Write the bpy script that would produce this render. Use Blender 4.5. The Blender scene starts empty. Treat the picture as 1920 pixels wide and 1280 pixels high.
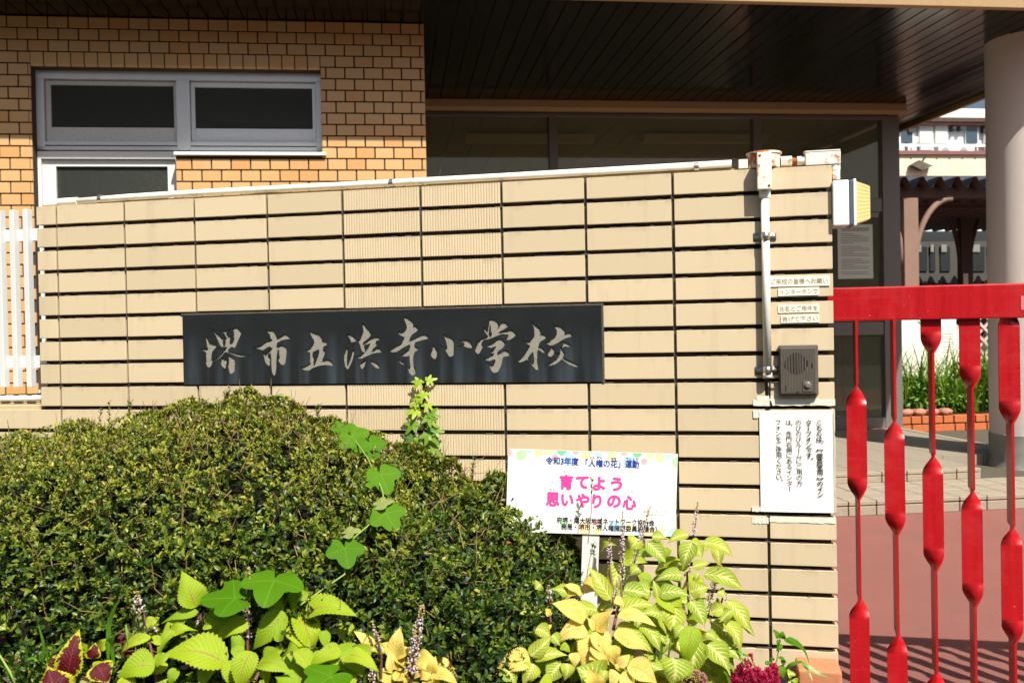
import bpy, bmesh, math, random
import numpy as np
from mathutils import Vector, Matrix
R = math.radians
random.seed(7); RNG = np.random.default_rng(11)
S = bpy.context.scene
COL = S.collection
# ------------------------------------------------------------------ camera, sky, sun
H = 1.08; F = 1780.0; PITCH = .013; ROLL = .0191
_f = Vector((0, math.cos(PITCH), -math.sin(PITCH))); _u0 = Vector((0, math.sin(PITCH), math.cos(PITCH))); _r0 = Vector((1, 0, 0))
CR = (_r0 * math.cos(ROLL) - _u0 * math.sin(ROLL)).normalized(); CU = (_r0 * math.sin(ROLL) + _u0 * math.cos(ROLL)).normalized(); CF = _f
CAMP = Vector((0, 0, H))
cam = bpy.data.cameras.new('camera'); co = bpy.data.objects.new('camera', cam); COL.objects.link(co); S.camera = co
cam.sensor_width = 36; cam.lens = F / 1920 * 36; cam.clip_start = .05; cam.clip_end = 600
co.matrix_world = Matrix(((CR.x, CU.x, -CF.x, 0), (CR.y, CU.y, -CF.y, 0), (CR.z, CU.z, -CF.z, H), (0, 0, 0, 1)))
cam.dof.use_dof = True; cam.dof.focus_distance = 2.55; cam.dof.aperture_fstop = 8
SUN_EL = R(50.8); SUN_AZ = R(27.4)
world = bpy.data.worlds.new('World'); S.world = world; world.use_nodes = True
wn = world.node_tree.nodes; wn.clear()
sky = wn.new('ShaderNodeTexSky'); sky.sky_type = 'NISHITA'; sky.sun_disc = False
sky.sun_elevation = SUN_EL; sky.sun_rotation = R(180) - SUN_AZ; sky.altitude = 0; sky.air_density = 1; sky.dust_density = 4; sky.ozone_density = 1.5
bg = wn.new('ShaderNodeBackground'); bg.inputs[1].default_value = .06
wo = wn.new('ShaderNodeOutputWorld')
world.node_tree.links.new(sky.outputs[0], bg.inputs[0]); world.node_tree.links.new(bg.outputs[0], wo.inputs[0])
TOSUN = Vector((math.sin(SUN_AZ) * math.cos(SUN_EL), -math.cos(SUN_AZ) * math.cos(SUN_EL), math.sin(SUN_EL)))
sl = bpy.data.lights.new('sun', 'SUN'); sl.energy = 5; sl.angle = R(.55); sl.color = (1, .945, .84)
so = bpy.data.objects.new('sun', sl); COL.objects.link(so); so.rotation_euler = TOSUN.to_track_quat('Z', 'Y').to_euler()
S.view_settings.view_transform = 'Standard'; S.view_settings.look = 'None'; S.view_settings.gamma = 1
S.view_settings.use_curve_mapping = False; S.view_settings.exposure = .66
S.render.engine = 'CYCLES'
try:
    S.cycles.max_bounces = 8; S.cycles.transparent_max_bounces = 12; S.cycles.caustics_reflective = False; S.cycles.caustics_refractive = False
except Exception: pass

# ------------------------------------------------------------------ geometry of the place
def ray(x, y):
    return (CF + CR * ((x - 960) / F) - CU * ((y - 640) / F))
def U(x, y, Z):
    d = ray(x, y); return CAMP + d * (Z / d.y)
def UP(x, y, P, n):
    d = ray(x, y); t = (P - CAMP).dot(n) / d.dot(n); return CAMP + d * t
YW = .212
WD = Vector((math.cos(YW), -math.sin(YW), 0)); WN = Vector((-math.sin(YW), -math.cos(YW), 0)); UPV = Vector((0, 0, 1))
W0 = Vector((-1.6257, 2.9758, H + .3435)); TW = .2342; TH = .07
def WP(u, z, off=0):          # wall: u metres along, z metres relative to joint row 0 (down negative), off = metres proud of tile face
    return W0 + WD * u + UPV * z + WN * off
def wuv(x, y, off=0):
    p = UP(x, y, W0 + WN * off, WN) - W0
    return p.dot(WD), p.z
YB = .1211
BD = Vector((math.cos(YB), math.sin(YB), 0)); BN = Vector((-math.sin(YB), math.cos(YB), 0))
B0 = Vector((-2.9456, 5.6217, H + 1.8367)); BW = .1155
def BP(u, v, z): return Vector((B0.x, B0.y, 0)) + BD * u + BN * v + UPV * z
def buz(x, y, v):
    p = UP(x, y, Vector((B0.x, B0.y, 0)) + BN * v, BN) - Vector((B0.x, B0.y, 0))
    return p.dot(BD), p.z
ZS = H + 1.908               # soffit height
def axes(d, n, loc):         # local x = d, y = n (into the wall), z up
    return Matrix(((d.x, n.x, 0, loc.x), (d.y, n.y, 0, loc.y), (d.z, n.z, 1, loc.z), (0, 0, 0, 1)))

# ------------------------------------------------------------------ object helpers
WM = {}
I4 = Matrix.Identity(4)
def attach(o, parent, M=None):
    COL.objects.link(o); M = M if M is not None else I4
    WM[o.name] = M
    if parent is not None:
        o.parent = parent; o.matrix_parent_inverse = WM[parent.name].inverted()
    o.matrix_basis = M
    return o
def tag(o, label=None, cat=None, group=None, kind=None):
    if label: o['label'] = label
    if cat: o['category'] = cat
    if group: o['group'] = group
    if kind: o['kind'] = kind
    return o
def thing(name, loc, label, cat, group=None):
    o = bpy.data.objects.new(name, None); o.empty_display_size = .1
    attach(o, None, Matrix.Translation(Vector(loc))); return tag(o, label, cat, group)
class MB:
    def __init__(s): s.v = []; s.f = []; s.uv = None
    def box(s, c, hx, hy, hz, X=Vector((1, 0, 0)), Y=Vector((0, 1, 0)), Z=Vector((0, 0, 1))):
        b = len(s.v); c = Vector(c)
        for i in (-1, 1):
            for j in (-1, 1):
                for k in (-1, 1): s.v.append(c + X * hx * i + Y * hy * j + Z * hz * k)
        for q in ((0, 1, 3, 2), (4, 6, 7, 5), (0, 4, 5, 1), (2, 3, 7, 6), (0, 2, 6, 4), (1, 5, 7, 3)): s.f.append([b + t for t in q])
        return s
    def quad(s, *p):
        b = len(s.v); s.v += [Vector(q) for q in p]; s.f.append(list(range(b, b + len(p)))); return s
    def tube(s, pts, rad, n=10, cap=True):
        pts = [Vector(p) for p in pts]; b = len(s.v); m = len(pts)
        if not hasattr(rad, '__len__'): rad = [rad] * m
        prev = None
        for i, p in enumerate(pts):
            t = (pts[min(i + 1, m - 1)] - pts[max(i - 1, 0)]).normalized()
            a = (prev - t * prev.dot(t)) if prev is not None else t.orthogonal()
            if a.length < 1e-6: a = t.orthogonal()
            a.normalize(); prev = a; c = t.cross(a)
            for k in range(n):
                g = 2 * math.pi * k / n; s.v.append(p + (a * math.cos(g) + c * math.sin(g)) * rad[i])
        for i in range(m - 1):
            for k in range(n): s.f.append([b + i * n + k, b + i * n + (k + 1) % n, b + (i + 1) * n + (k + 1) % n, b + (i + 1) * n + k])
        if cap: s.f.append([b + k for k in range(n)][::-1]); s.f.append([b + (m - 1) * n + k for k in range(n)])
        return s
    def prism(s, poly, ex):   # poly list of Vector, extruded by vector ex
        b = len(s.v); n = len(poly); ex = Vector(ex)
        s.v += [Vector(p) for p in poly] + [Vector(p) + ex for p in poly]
        s.f.append(list(range(b, b + n))); s.f.append([b + n + i for i in range(n)][::-1])
        for i in range(n): s.f.append([b + i, b + (i + 1) % n, b + n + (i + 1) % n, b + n + i])
        return s
    def mesh(s, name, mat, smooth=False, bevel=0, seg=2):
        me = bpy.data.meshes.new(name); me.from_pydata([tuple(v) for v in s.v], [], s.f)
        if s.uv: 
            l = me.uv_layers.new(name='UVMap')
            for p in me.polygons:
                for li, vi in zip(p.loop_indices, p.vertices): l.data[li].uv = s.uv[vi]
        bm = bmesh.new(); bm.from_mesh(me)
        if not s.uv: bmesh.ops.recalc_face_normals(bm, faces=bm.faces)
        if bevel: bmesh.ops.bevel(bm, geom=[e for e in bm.edges if e.calc_face_angle(0) > .5], offset=bevel, segments=seg, affect='EDGES', profile=.6)
        bm.to_mesh(me); bm.free()
        for m in (mat if isinstance(mat, (list, tuple)) else [mat]): me.materials.append(m)
        if smooth and not bevel:
            for p in me.polygons: p.use_smooth = True
            if smooth != True:
                try: me.set_sharp_from_angle(angle=smooth)
                except Exception: pass
        return me
    def build(s, name, mat, parent=None, smooth=False, bevel=0, M=None, seg=2):
        return attach(bpy.data.objects.new(name, s.mesh(name, mat, smooth, bevel, seg)), parent, M)
def inst(name, me, parent, M): return attach(bpy.data.objects.new(name, me), parent, M)
def lathe(mb, c, prof, n=40, axis=Vector((0, 0, 1))):
    axis = axis.normalized(); a = axis.orthogonal().normalized(); d = axis.cross(a); b = len(mb.v); c = Vector(c)
    for r, z in prof:
        for k in range(n):
            g = 2 * math.pi * k / n; mb.v.append(c + axis * z + (a * math.cos(g) + d * math.sin(g)) * max(r, 1e-4))
    for i in range(len(prof) - 1):
        for k in range(n): mb.f.append([b + i * n + k, b + i * n + (k + 1) % n, b + (i + 1) * n + (k + 1) % n, b + (i + 1) * n + k])
    mb.f.append([b + k for k in range(n)][::-1]); mb.f.append([b + (len(prof) - 1) * n + k for k in range(n)])
    return mb

# ------------------------------------------------------------------ materials
class NT:
    def __init__(s, name):
        s.m = bpy.data.materials.new(name); s.m.use_nodes = True; s.t = s.m.node_tree; s.p = s.t.nodes['Principled BSDF']; s.o = s.t.nodes['Material Output']
    def n(s, ty, **kw):
        o = s.t.nodes.new(ty)
        for k, v in kw.items():
            if k.startswith('i_'):
                key = k[2:]; key = int(key) if key.isdigit() else key
                s.set(o.inputs[key], v)
            else: setattr(o, k, v)
        return o
    def set(s, sock, v):
        if hasattr(v, 'outputs'): s.t.links.new(v.outputs[0], sock)
        elif isinstance(v, bpy.types.NodeSocket): s.t.links.new(v, sock)
        else:
            if isinstance(v, tuple) and len(v) == 3 and sock.type == 'RGBA': v = v + (1,)
            sock.default_value = v
    def math(s, op, a, b=0, c=None):
        o = s.n('ShaderNodeMath', operation=op); s.set(o.inputs[0], a); s.set(o.inputs[1], b)
        if c is not None: s.set(o.inputs[2], c)
        return o.outputs[0]
    def mix(s, f, a, b, mode='MIX'):
        o = s.n('ShaderNodeMix', data_type='RGBA', blend_type=mode); s.set(o.inputs[0], f); s.set(o.inputs[6], a); s.set(o.inputs[7], b); return o.outputs[2]
    def noise(s, scale, detail=4, rough=.55, vec=None, dist=0):
        o = s.n('ShaderNodeTexNoise'); o.inputs['Scale'].default_value = scale; o.inputs['Detail'].default_value = detail; o.inputs['Roughness'].default_value = rough; o.inputs['Distortion'].default_value = dist
        s.t.links.new(vec if vec is not None else s.co(), o.inputs['Vector']); return o.outputs[0]
    def co(s, kind='Object'):
        if not hasattr(s, '_tc'): s._tc = s.n('ShaderNodeTexCoord')
        return s._tc.outputs[kind]
    def mp(s, scale=(1, 1, 1), kind='Object', rot=(0, 0, 0)):
        o = s.n('ShaderNodeMapping'); o.inputs['Scale'].default_value = scale; o.inputs['Rotation'].default_value = rot; s.t.links.new(s.co(kind), o.inputs['Vector']); return o.outputs[0]
    def ramp(s, v, a, b):
        o = s.n('ShaderNodeMapRange'); s.set(o.inputs[0], v); o.inputs[1].default_value = a; o.inputs[2].default_value = b; return o.outputs[0]
    def bump(s, h, strength=.3, dist=.01):
        o = s.n('ShaderNodeBump'); s.set(o.inputs['Height'], h); o.inputs['Strength'].default_value = strength; o.inputs['Distance'].default_value = dist
        s.t.links.new(o.outputs[0], s.p.inputs['Normal']); return o
    def done(s, base=None, rough=None, spec=None, metal=None):
        if base is not None: s.set(s.p.inputs['Base Color'], base)
        if rough is not None: s.set(s.p.inputs['Roughness'], rough)
        if spec is not None: s.p.inputs['Specular IOR Level'].default_value = spec
        if metal is not None: s.p.inputs['Metallic'].default_value = metal
        return s.m
def plain(name, c, rough=.6, var=.12, scale=30, bump=.05, spec=.5, metal=0, dirt=None, bd=.003):
    t = NT(name); n = t.noise(scale)
    dark = tuple(x * (1 - var * 1.6) for x in c); light = tuple(min(1, x * (1 + var)) for x in c)
    col = t.mix(n, dark, light)
    if dirt:
        n2 = t.noise(scale * .35, 6, .7); col = t.mix(t.ramp(n2, .55, .75), col, dirt)
    if bump: t.bump(t.noise(scale * 6, 3), bump, bd)
    return t.done(col, rough, spec, metal)

def m_tile():
    t = NT('cream_glazed_tile'); oi = t.n('ShaderNodeObjectInfo')
    rnd = oi.outputs['Random']
    n = t.noise(9, 3, .5); fine = t.noise(900, 2, .5)
    c = t.mix(rnd, (.565, .468, .315), (.64, .53, .36))
    c = t.mix(t.math('MULTIPLY', n, .35), c, (.52, .41, .255))
    c = t.mix(t.math('MULTIPLY', t.ramp(fine, .62, .8), .25), c, (.45, .36, .24))
    # grime along tile edges, in the tile's own coordinates
    sp = t.n('ShaderNodeSeparateXYZ'); t.t.links.new(t.co(), sp.inputs[0])
    ez = t.ramp(t.math('ADD', t.math('ABSOLUTE', sp.outputs[2]), t.math('MULTIPLY', t.noise(40, 4, .7), .012)), .030, .042)
    c = t.mix(t.math('MULTIPLY', ez, .35), c, (.2, .16, .11))
    g = t.noise(3.1, 5, .6, t.mp((1, 1, 3), 'Generated'))
    c = t.mix(t.math('MULTIPLY', t.ramp(g, .6, .85), .3), c, (.42, .34, .24))
    ge = t.n('ShaderNodeNewGeometry'); mpn = t.n('ShaderNodeMapping'); mpn.inputs['Scale'].default_value = (9, 9, .9); t.t.links.new(ge.outputs['Position'], mpn.inputs['Vector'])
    st = t.noise(1.6, 5, .65, mpn.outputs[0]); c = t.mix(t.math('MULTIPLY', t.ramp(st, .54, .78), .38), c, (.36, .29, .19))
    mp2 = t.n('ShaderNodeMapping'); mp2.inputs['Scale'].default_value = (30, 30, 3); t.t.links.new(ge.outputs['Position'], mp2.inputs['Vector'])
    under = t.ramp(sp.outputs[2], .012, .032); c = t.mix(t.math('MULTIPLY', t.math('MULTIPLY', under, t.ramp(t.noise(1, 4, .7, mp2.outputs[0]), .5, .7)), .45), c, (.22, .175, .12))
    t.bump(t.noise(250, 3), .04, .002)
    return t.done(c, t.math('ADD', .36, t.math('MULTIPLY', n, .2)), .45)
M_TILE = m_tile()
def m_brick():
    t = NT('orange_glazed_brick'); rnd = t.n('ShaderNodeObjectInfo').outputs['Random']
    cr = t.n('ShaderNodeValToRGB'); t.t.links.new(rnd, cr.inputs[0]); e = cr.color_ramp.elements
    e[0].position = 0; e[0].color = (.58, .395, .19, 1); e[1].position = 1; e[1].color = (.56, .325, .135, 1)
    for p, c in ((.35, (.55, .375, .18, 1)), (.6, (.58, .36, .155, 1)), (.8, (.54, .345, .155, 1)), (.9, (.56, .29, .11, 1))):
        q = e.new(p); q.color = c
    c = t.mix(t.math('MULTIPLY', t.noise(18, 4, .6), .55), cr.outputs[0], (.50, .25, .085), )
    c = t.mix(t.ramp(t.noise(400, 2), .66, .8), c, (.3, .16, .07))
    t.bump(t.noise(120, 3), .08, .003)
    return t.done(c, .42, .4)
M_BRICK = m_brick()
M_MORTAR_D = plain('dark_mortar', (.055, .05, .044), .95, .3, 60, .6, .1, bd=.004)
M_MORTAR_G = plain('grey_mortar', (.13, .115, .09), .95, .35, 160, .8, .1, dirt=(.06, .05, .04), bd=.004)
M_BMORTAR = plain('brown_grey_mortar', (.075, .06, .048), .95, .3, 80, .5, .1)
M_WHITEPAINT = plain('weathered_white_paint', (.80, .78, .70), .5, .06, 60, .12, .4, dirt=(.62, .56, .46))
M_FENCE = plain('white_powder_coat', (.64, .66, .66), .4, .04, 50, .03)
M_ALU = plain('brushed_aluminium', (.62, .64, .66), .38, .06, 60, .03, .5, .35)
def m_speck():
    t = NT('corroded_aluminium'); n = t.ramp(t.noise(95, 3, .6), .63, .70)
    g = t.noise(8)
    return t.done(t.mix(t.math('MULTIPLY', n, .8), t.mix(g, (.50, .49, .46), (.58, .58, .56)), (.16, .12, .09)), .45, .5, .25)
M_ALUC = m_speck()
M_STEEL = plain('stainless_steel', (.62, .60, .57), .3, .15, 50, .1, .5, .95)
def m_rustpaint(name='rust_stained_white_paint', lo=.56, hi=.66):
    t = NT(name); n = t.ramp(t.noise(28, 6, .7), lo, hi); n2 = t.ramp(t.noise(140, 4, .7), .64, .7)
    c = t.mix(n2, (.80, .77, .68), (.25, .2, .15)); c = t.mix(n, c, (.42, .14, .035)); t.bump(t.noise(150), .2, .002)
    return t.done(c, .55, .4)
M_RUSTP = m_rustpaint(); M_RUSTY = m_rustpaint('rusted_box_paint', .40, .56)
def m_rust():
    t = NT('rust'); return t.done(t.mix(t.noise(60, 5, .7), (.17, .05, .015), (.48, .16, .04)), .9, .2)
M_RUST = m_rust()
def m_granite():
    t = NT('polished_black_granite'); c = t.mix(t.ramp(t.noise(1100, 2, .5), .66, .76), (.011, .013, .014), (.20, .21, .22))
    # mineral run marks below the letters (vertical streaks)
    s = t.noise(1, 3, .5, t.mp((16, 0, .9))); sp = t.n('ShaderNodeSeparateXYZ'); t.t.links.new(t.co(), sp.inputs[0])
    low = t.ramp(sp.outputs[2], .055, -.07)
    c = t.mix(t.math('MULTIPLY', t.math('MULTIPLY', t.ramp(s, .46, .72), low), .75), c, (.075, .10, .125))
    c = t.mix(t.math('MULTIPLY', t.noise(12, 4), .3), c, (.036, .042, .045))
    return t.done(c, t.math('ADD', .2, t.math('MULTIPLY', t.noise(9), .2)), .5)
M_GRAN = m_granite()
def m_carved():
    t = NT('chiselled_grey_stone'); c = t.mix(t.noise(160, 5, .7), (.20, .19, .155), (.46, .44, .375)); t.bump(t.noise(320, 5, .7), 1, .006)
    return t.done(c, .9, .2)
M_CARVE = m_carved()
def m_red():
    t = NT('red_gate_paint'); st = t.noise(1, 4, .6, t.mp((60, 60, 3))); sth = t.noise(1, 4, .6, t.mp((4, 4, 120)))
    c = t.mix(st, (.27, .002, .005), (.50, .008, .013)); c = t.mix(t.math('MULTIPLY', t.ramp(sth, .55, .75), .3), c, (.55, .03, .04))
    c = t.mix(t.math('MULTIPLY', t.ramp(t.noise(7, 5, .7), .5, .75), .45), c, (.46, .045, .05)); c = t.mix(t.ramp(t.noise(230, 3), .70, .76), c, (.55, .28, .26)); c = t.mix(t.math('MULTIPLY', t.ramp(t.noise(60, 5, .75), .66, .72), .8), c, (.16, .02, .015))
    t.bump(st, .12, .002); return t.done(c, t.math('ADD', .24, t.math('MULTIPLY', st, .16)), .5)
M_RED = m_red()
M_PATCH = plain('pale_pink_patch', (.62, .16, .17), .5, .1, 40)
M_BLACK = plain('black_rubber', (.02, .02, .02), .6, .1, 50, 0)
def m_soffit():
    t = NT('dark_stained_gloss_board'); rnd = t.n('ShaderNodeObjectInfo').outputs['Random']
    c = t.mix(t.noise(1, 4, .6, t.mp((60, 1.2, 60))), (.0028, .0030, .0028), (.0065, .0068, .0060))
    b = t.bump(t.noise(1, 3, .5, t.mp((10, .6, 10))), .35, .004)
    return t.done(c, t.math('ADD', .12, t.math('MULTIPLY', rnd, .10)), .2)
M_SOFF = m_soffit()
M_TAN = plain('tan_render', (.40, .28, .15), .9, .12, 120, .5, .2, dirt=(.3, .2, .1))
M_TANL = plain('light_tan_trim', (.52, .40, .24), .8, .08, 120, .3, .2)
M_PINKR = plain('pale_pink_render', (.62, .50, .42), .85, .08, 120, .4, .2)
M_COLW = plain('white_textured_render', (.70, .64, .60), .85, .05, 90, .5, .2, dirt=(.66, .60, .55), bd=.006)
M_COLB = plain('grey_cement_base', (.30, .31, .28), .9, .2, 12, .3, .2, dirt=(.22, .17, .10))
M_BRONZE = plain('grey_bronze_frame', (.20, .185, .175), .4, .06, 40, 0, .5, .3)
def m_glass(name, tint, rough=.02, wired=0, trans=.8):
    t = NT(name)
    tr = t.n('ShaderNodeBsdfTransparent'); tr.inputs[0].default_value = (*tint, 1)
    gl = t.n('ShaderNodeBsdfGlossy'); gl.inputs['Roughness'].default_value = rough; gl.inputs[0].default_value = (1, 1, 1, 1)
    fr = t.n('ShaderNodeFresnel'); fr.inputs[0].default_value = 1.5
    mx = t.n('ShaderNodeMixShader'); t.t.links.new(fr.outputs[0], mx.inputs[0]); t.t.links.new(tr.outputs[0], mx.inputs[1]); t.t.links.new(gl.outputs[0], mx.inputs[2])
    if wired:
        w = t.n('ShaderNodeTexWave', wave_type='BANDS', bands_direction='X'); w.inputs['Scale'].default_value = wired; t.t.links.new(t.co(), w.inputs['Vector'])
        w2 = t.n('ShaderNodeTexWave', wave_type='BANDS', bands_direction='Z'); w2.inputs['Scale'].default_value = wired; t.t.links.new(t.co(), w2.inputs['Vector'])
        m = t.math('MAXIMUM', t.math('GREATER_THAN', w.outputs[1], .93), t.math('GREATER_THAN', w2.outputs[1], .93))
        df = t.n('ShaderNodeBsdfDiffuse'); df.inputs[0].default_value = (.10, .10, .085, 1)
        df.inputs[0].default_value = (.42, .42, .30, 1)
        m2 = t.n('ShaderNodeMixShader'); t.t.links.new(t.math('ADD', t.math('MULTIPLY', m, .14), .13), m2.inputs[0]); t.t.links.new(mx.outputs[0], m2.inputs[1]); t.t.links.new(df.outputs[0], m2.inputs[2]); mx = m2
    t.t.links.new(mx.outputs[0], t.o.inputs[0]); return t.m
M_GLASS = m_glass('wired_entrance_glass', (.90, .93, .80), .015, 25)
def m_darkglass(name, scale):
    t = NT(name); w = t.n('ShaderNodeTexWave', wave_type='BANDS', bands_direction='Z'); w.inputs['Scale'].default_value = scale; w.inputs['Distortion'].default_value = 1.5; w.inputs['Detail'].default_value = 3
    t.t.links.new(t.co(), w.inputs['Vector'])
    n = t.noise(260, 3, .6)
    c = t.mix(t.math('MULTIPLY', w.outputs[1], t.ramp(n, .3, .8)), (.014, .017, .013), (.05, .058, .05)); t.bump(w.outputs[1], .5, .003)
    return t.done(c, .28, .5)
M_PATGLASS = m_darkglass('dark_patterned_glass', 40)
M_PATGLASS2 = m_darkglass('grey_patterned_glass', 55)
def m_paving():
    t = NT('red_asphalt'); n = t.noise(3, 5, .6); f = t.noise(260, 3, .7); v = t.n('ShaderNodeTexVoronoi'); v.inputs['Scale'].default_value = 220; t.t.links.new(t.co(), v.inputs['Vector'])
    c = t.mix(n, (.30, .118, .096), (.37, .155, .128)); c = t.mix(t.ramp(f, .42, .72), c, (.21, .082, .068)); c = t.mix(t.math('MULTIPLY', t.ramp(t.noise(1.3, 6, .65), .5, .72), .5), c, (.20, .105, .085)); c = t.mix(t.ramp(t.noise(90, 3, .7), .64, .72), c, (.13, .06, .05)); c = t.mix(t.math('MULTIPLY', t.ramp(v.outputs[0], .16, .05), t.ramp(t.noise(35), .55, .65)), c, (.50, .36, .30))
    t.bump(f, .9, .008); return t.done(c, .85, .25)
M_PAVE = m_paving()
M_STONE = plain('beige_step_tile', (.31, .265, .20), .75, .1, 70, .3, .3, dirt=(.26, .215, .165))
def m_floor():
    t = NT('beige_floor_tile_rows'); sp = t.n('ShaderNodeSeparateXYZ'); t.t.links.new(t.co(), sp.inputs[0])
    g = t.math('FRACT', t.math('MULTIPLY', sp.outputs[1], 1 / .10)); l = t.math('LESS_THAN', g, .09)
    g2 = t.math('FRACT', t.math('MULTIPLY', sp.outputs[0], 1 / .30)); l2 = t.math('LESS_THAN', g2, .02)
    c = t.mix(t.noise(60, 4), (.25, .215, .165), (.32, .28, .215)); c = t.mix(t.math('MAXIMUM', l, l2), c, (.12, .10, .08))
    t.bump(t.math('SUBTRACT', 1, t.math('MAXIMUM', l, l2)), .5, .004); return t.done(c, .7, .3)
M_FLOOR = m_floor()
M_SOIL = plain('dark_soil', (.045, .03, .02), .95, .4, 40, 1, .1, bd=.02)
M_GROUND = plain('grey_asphalt', (.06, .06, .06), .9, .2, 40, .4, .2)
M_TERRA = plain('terracotta_block', (.50, .20, .10), .85, .12, 60, .3, .2, dirt=(.42, .17, .09))
M_REDBR = plain('orange_red_garden_brick', (.48, .15, .055), .85, .2, 40, .4, .2, dirt=(.36, .11, .05))
M_ROCK = plain('pinkish_rough_stone', (.42, .20, .14), .9, .25, 18, .8, .2)
M_PAPER = plain('laminated_white_paper', (.79, .80, .78), .35, .03, 8, 0)
M_TAPE = plain('peeling_clear_tape', (.70, .71, .62), .4, .15, 50, .3, .5, dirt=(.70, .66, .55))
M_STRIP = plain('faded_label_tape', (.86, .82, .70), .5, .08, 50, 0, .4, dirt=(.76, .64, .44))
M_INKF = plain('faded_grey_ink', (.30, .26, .19), .7, .1, 30, 0)
M_INK = plain('black_ink', (.018, .018, .025), .5, .05, 30, 0)
M_NAVY = plain('navy_ink', (.02, .045, .30), .5, .05, 30, 0)
M_PINK = plain('hot_pink_ink', (.83, .055, .33), .5, .04, 30, 0)
M_GINK = plain('light_grey_ink', (.32, .32, .32), .5, .05, 30, 0)
M_INTER = plain('brown_grey_plastic', (.105, .090, .072), .5, .12, 50, .1)
M_INTERD = plain('dark_plastic_slot', (.012, .011, .010), .6, .1, 50, 0)
M_BUTTON = plain('grey_plastic_button', (.17, .15, .13), .35, .08, 40, 0)
M_LENS = plain('yellowed_ribbed_lens', (.62, .49, .20), .35, .05, 20, 0)
M_BOXW = plain('white_plastic_box', (.82, .82, .80), .35, .03, 30, 0)
M_GASK = plain('grey_seal', (.10, .12, .15), .3, .2, 20, 0)

# ------------------------------------------------------------------ SETTING: ground, paving, steps
g = MB(); g.quad((-150, -150, -.02), (150, -150, -.02), (150, 250, -.02), (-150, 250, -.02)); tag(g.build('ground', M_GROUND), kind='structure')
g = MB(); q = [W0 + WD * -2 - WN * .1, W0 + WD * 9 - WN * .1, BP(14, 9, 0), BP(-3, 9, 0)]
g.quad(*[Vector((p.x, p.y, 0)) for p in q]); tag(g.build('paving', M_PAVE), kind='structure')
q = [W0 + WD * -1.5 - WN * .05, W0 + WD * 2.50 - WN * .05, W0 + WD * 2.50 + WN * 1.7, W0 + WD * -1.5 + WN * 1.7]
g = MB(); g.prism([Vector((p.x, p.y, -.015)) for p in q][::-1], (0, 0, .185))
bed = g.build('soil', M_SOIL); tag(bed, kind='structure')
g = MB(); q = [W0 + WD * -2.5 - WN * .3, W0 + WD * 2.2 - WN * .3, BP(3.0, -.35, 0), BP(2.4, 1.5, 0), BP(-6, 1.5, 0), BP(-6, -3, 0)]
g.quad(*[Vector((p.x, p.y, .006)) for p in q]); tag(g.build('concrete_path', plain('pale_concrete', (.36, .30, .22), .9, .12, 20, .3, .2)), kind='structure')  # unseen pale ground added to bounce warm light onto the shaded brick

# unseen houses added behind the camera to cut low sky light and darken reflections
M_HOUSE = plain('brown_grey_siding', (.16, .14, .12), .8, .15, 3, .1); M_HROOF = plain('dark_roof_tile', (.05, .05, .055), .7, .2, 6, .2); M_HWIN = plain('house_window', (.03, .04, .05), .15, .1, 3, 0)
for i, (hx_, hw_) in enumerate(((-17, 6.5), (-3, 6.6), (11, 6.5))):
    hs = thing('street_house', (hx_, -13, 0), ['brown grey house across the street, furthest left', 'brown grey house across the street, facing the wall', 'brown grey house across the street, furthest right'][i], 'house', 'houses across the street')
    b = MB(); b.box((hx_, -13, 2.1), hw_, 4, 2.1); b.build('wall', M_HOUSE, hs)
    b = MB(); b.prism([Vector((hx_ - hw_ - .4, -17.6, 4.1)), Vector((hx_ - hw_ - .4, -8.4, 4.1)), Vector((hx_ - hw_ - .4, -13, 5.3))], (2 * hw_ + .8, 0, 0)); b.build('roof', M_HROOF, hs)
    for k in range(4):
        for z in (1.0, 3.1): b = MB(); b.box((hx_ - 4.5 + 3 * k, -8.97, z), .7, .04, .6); b.build('window', M_HWIN, hs)

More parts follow.
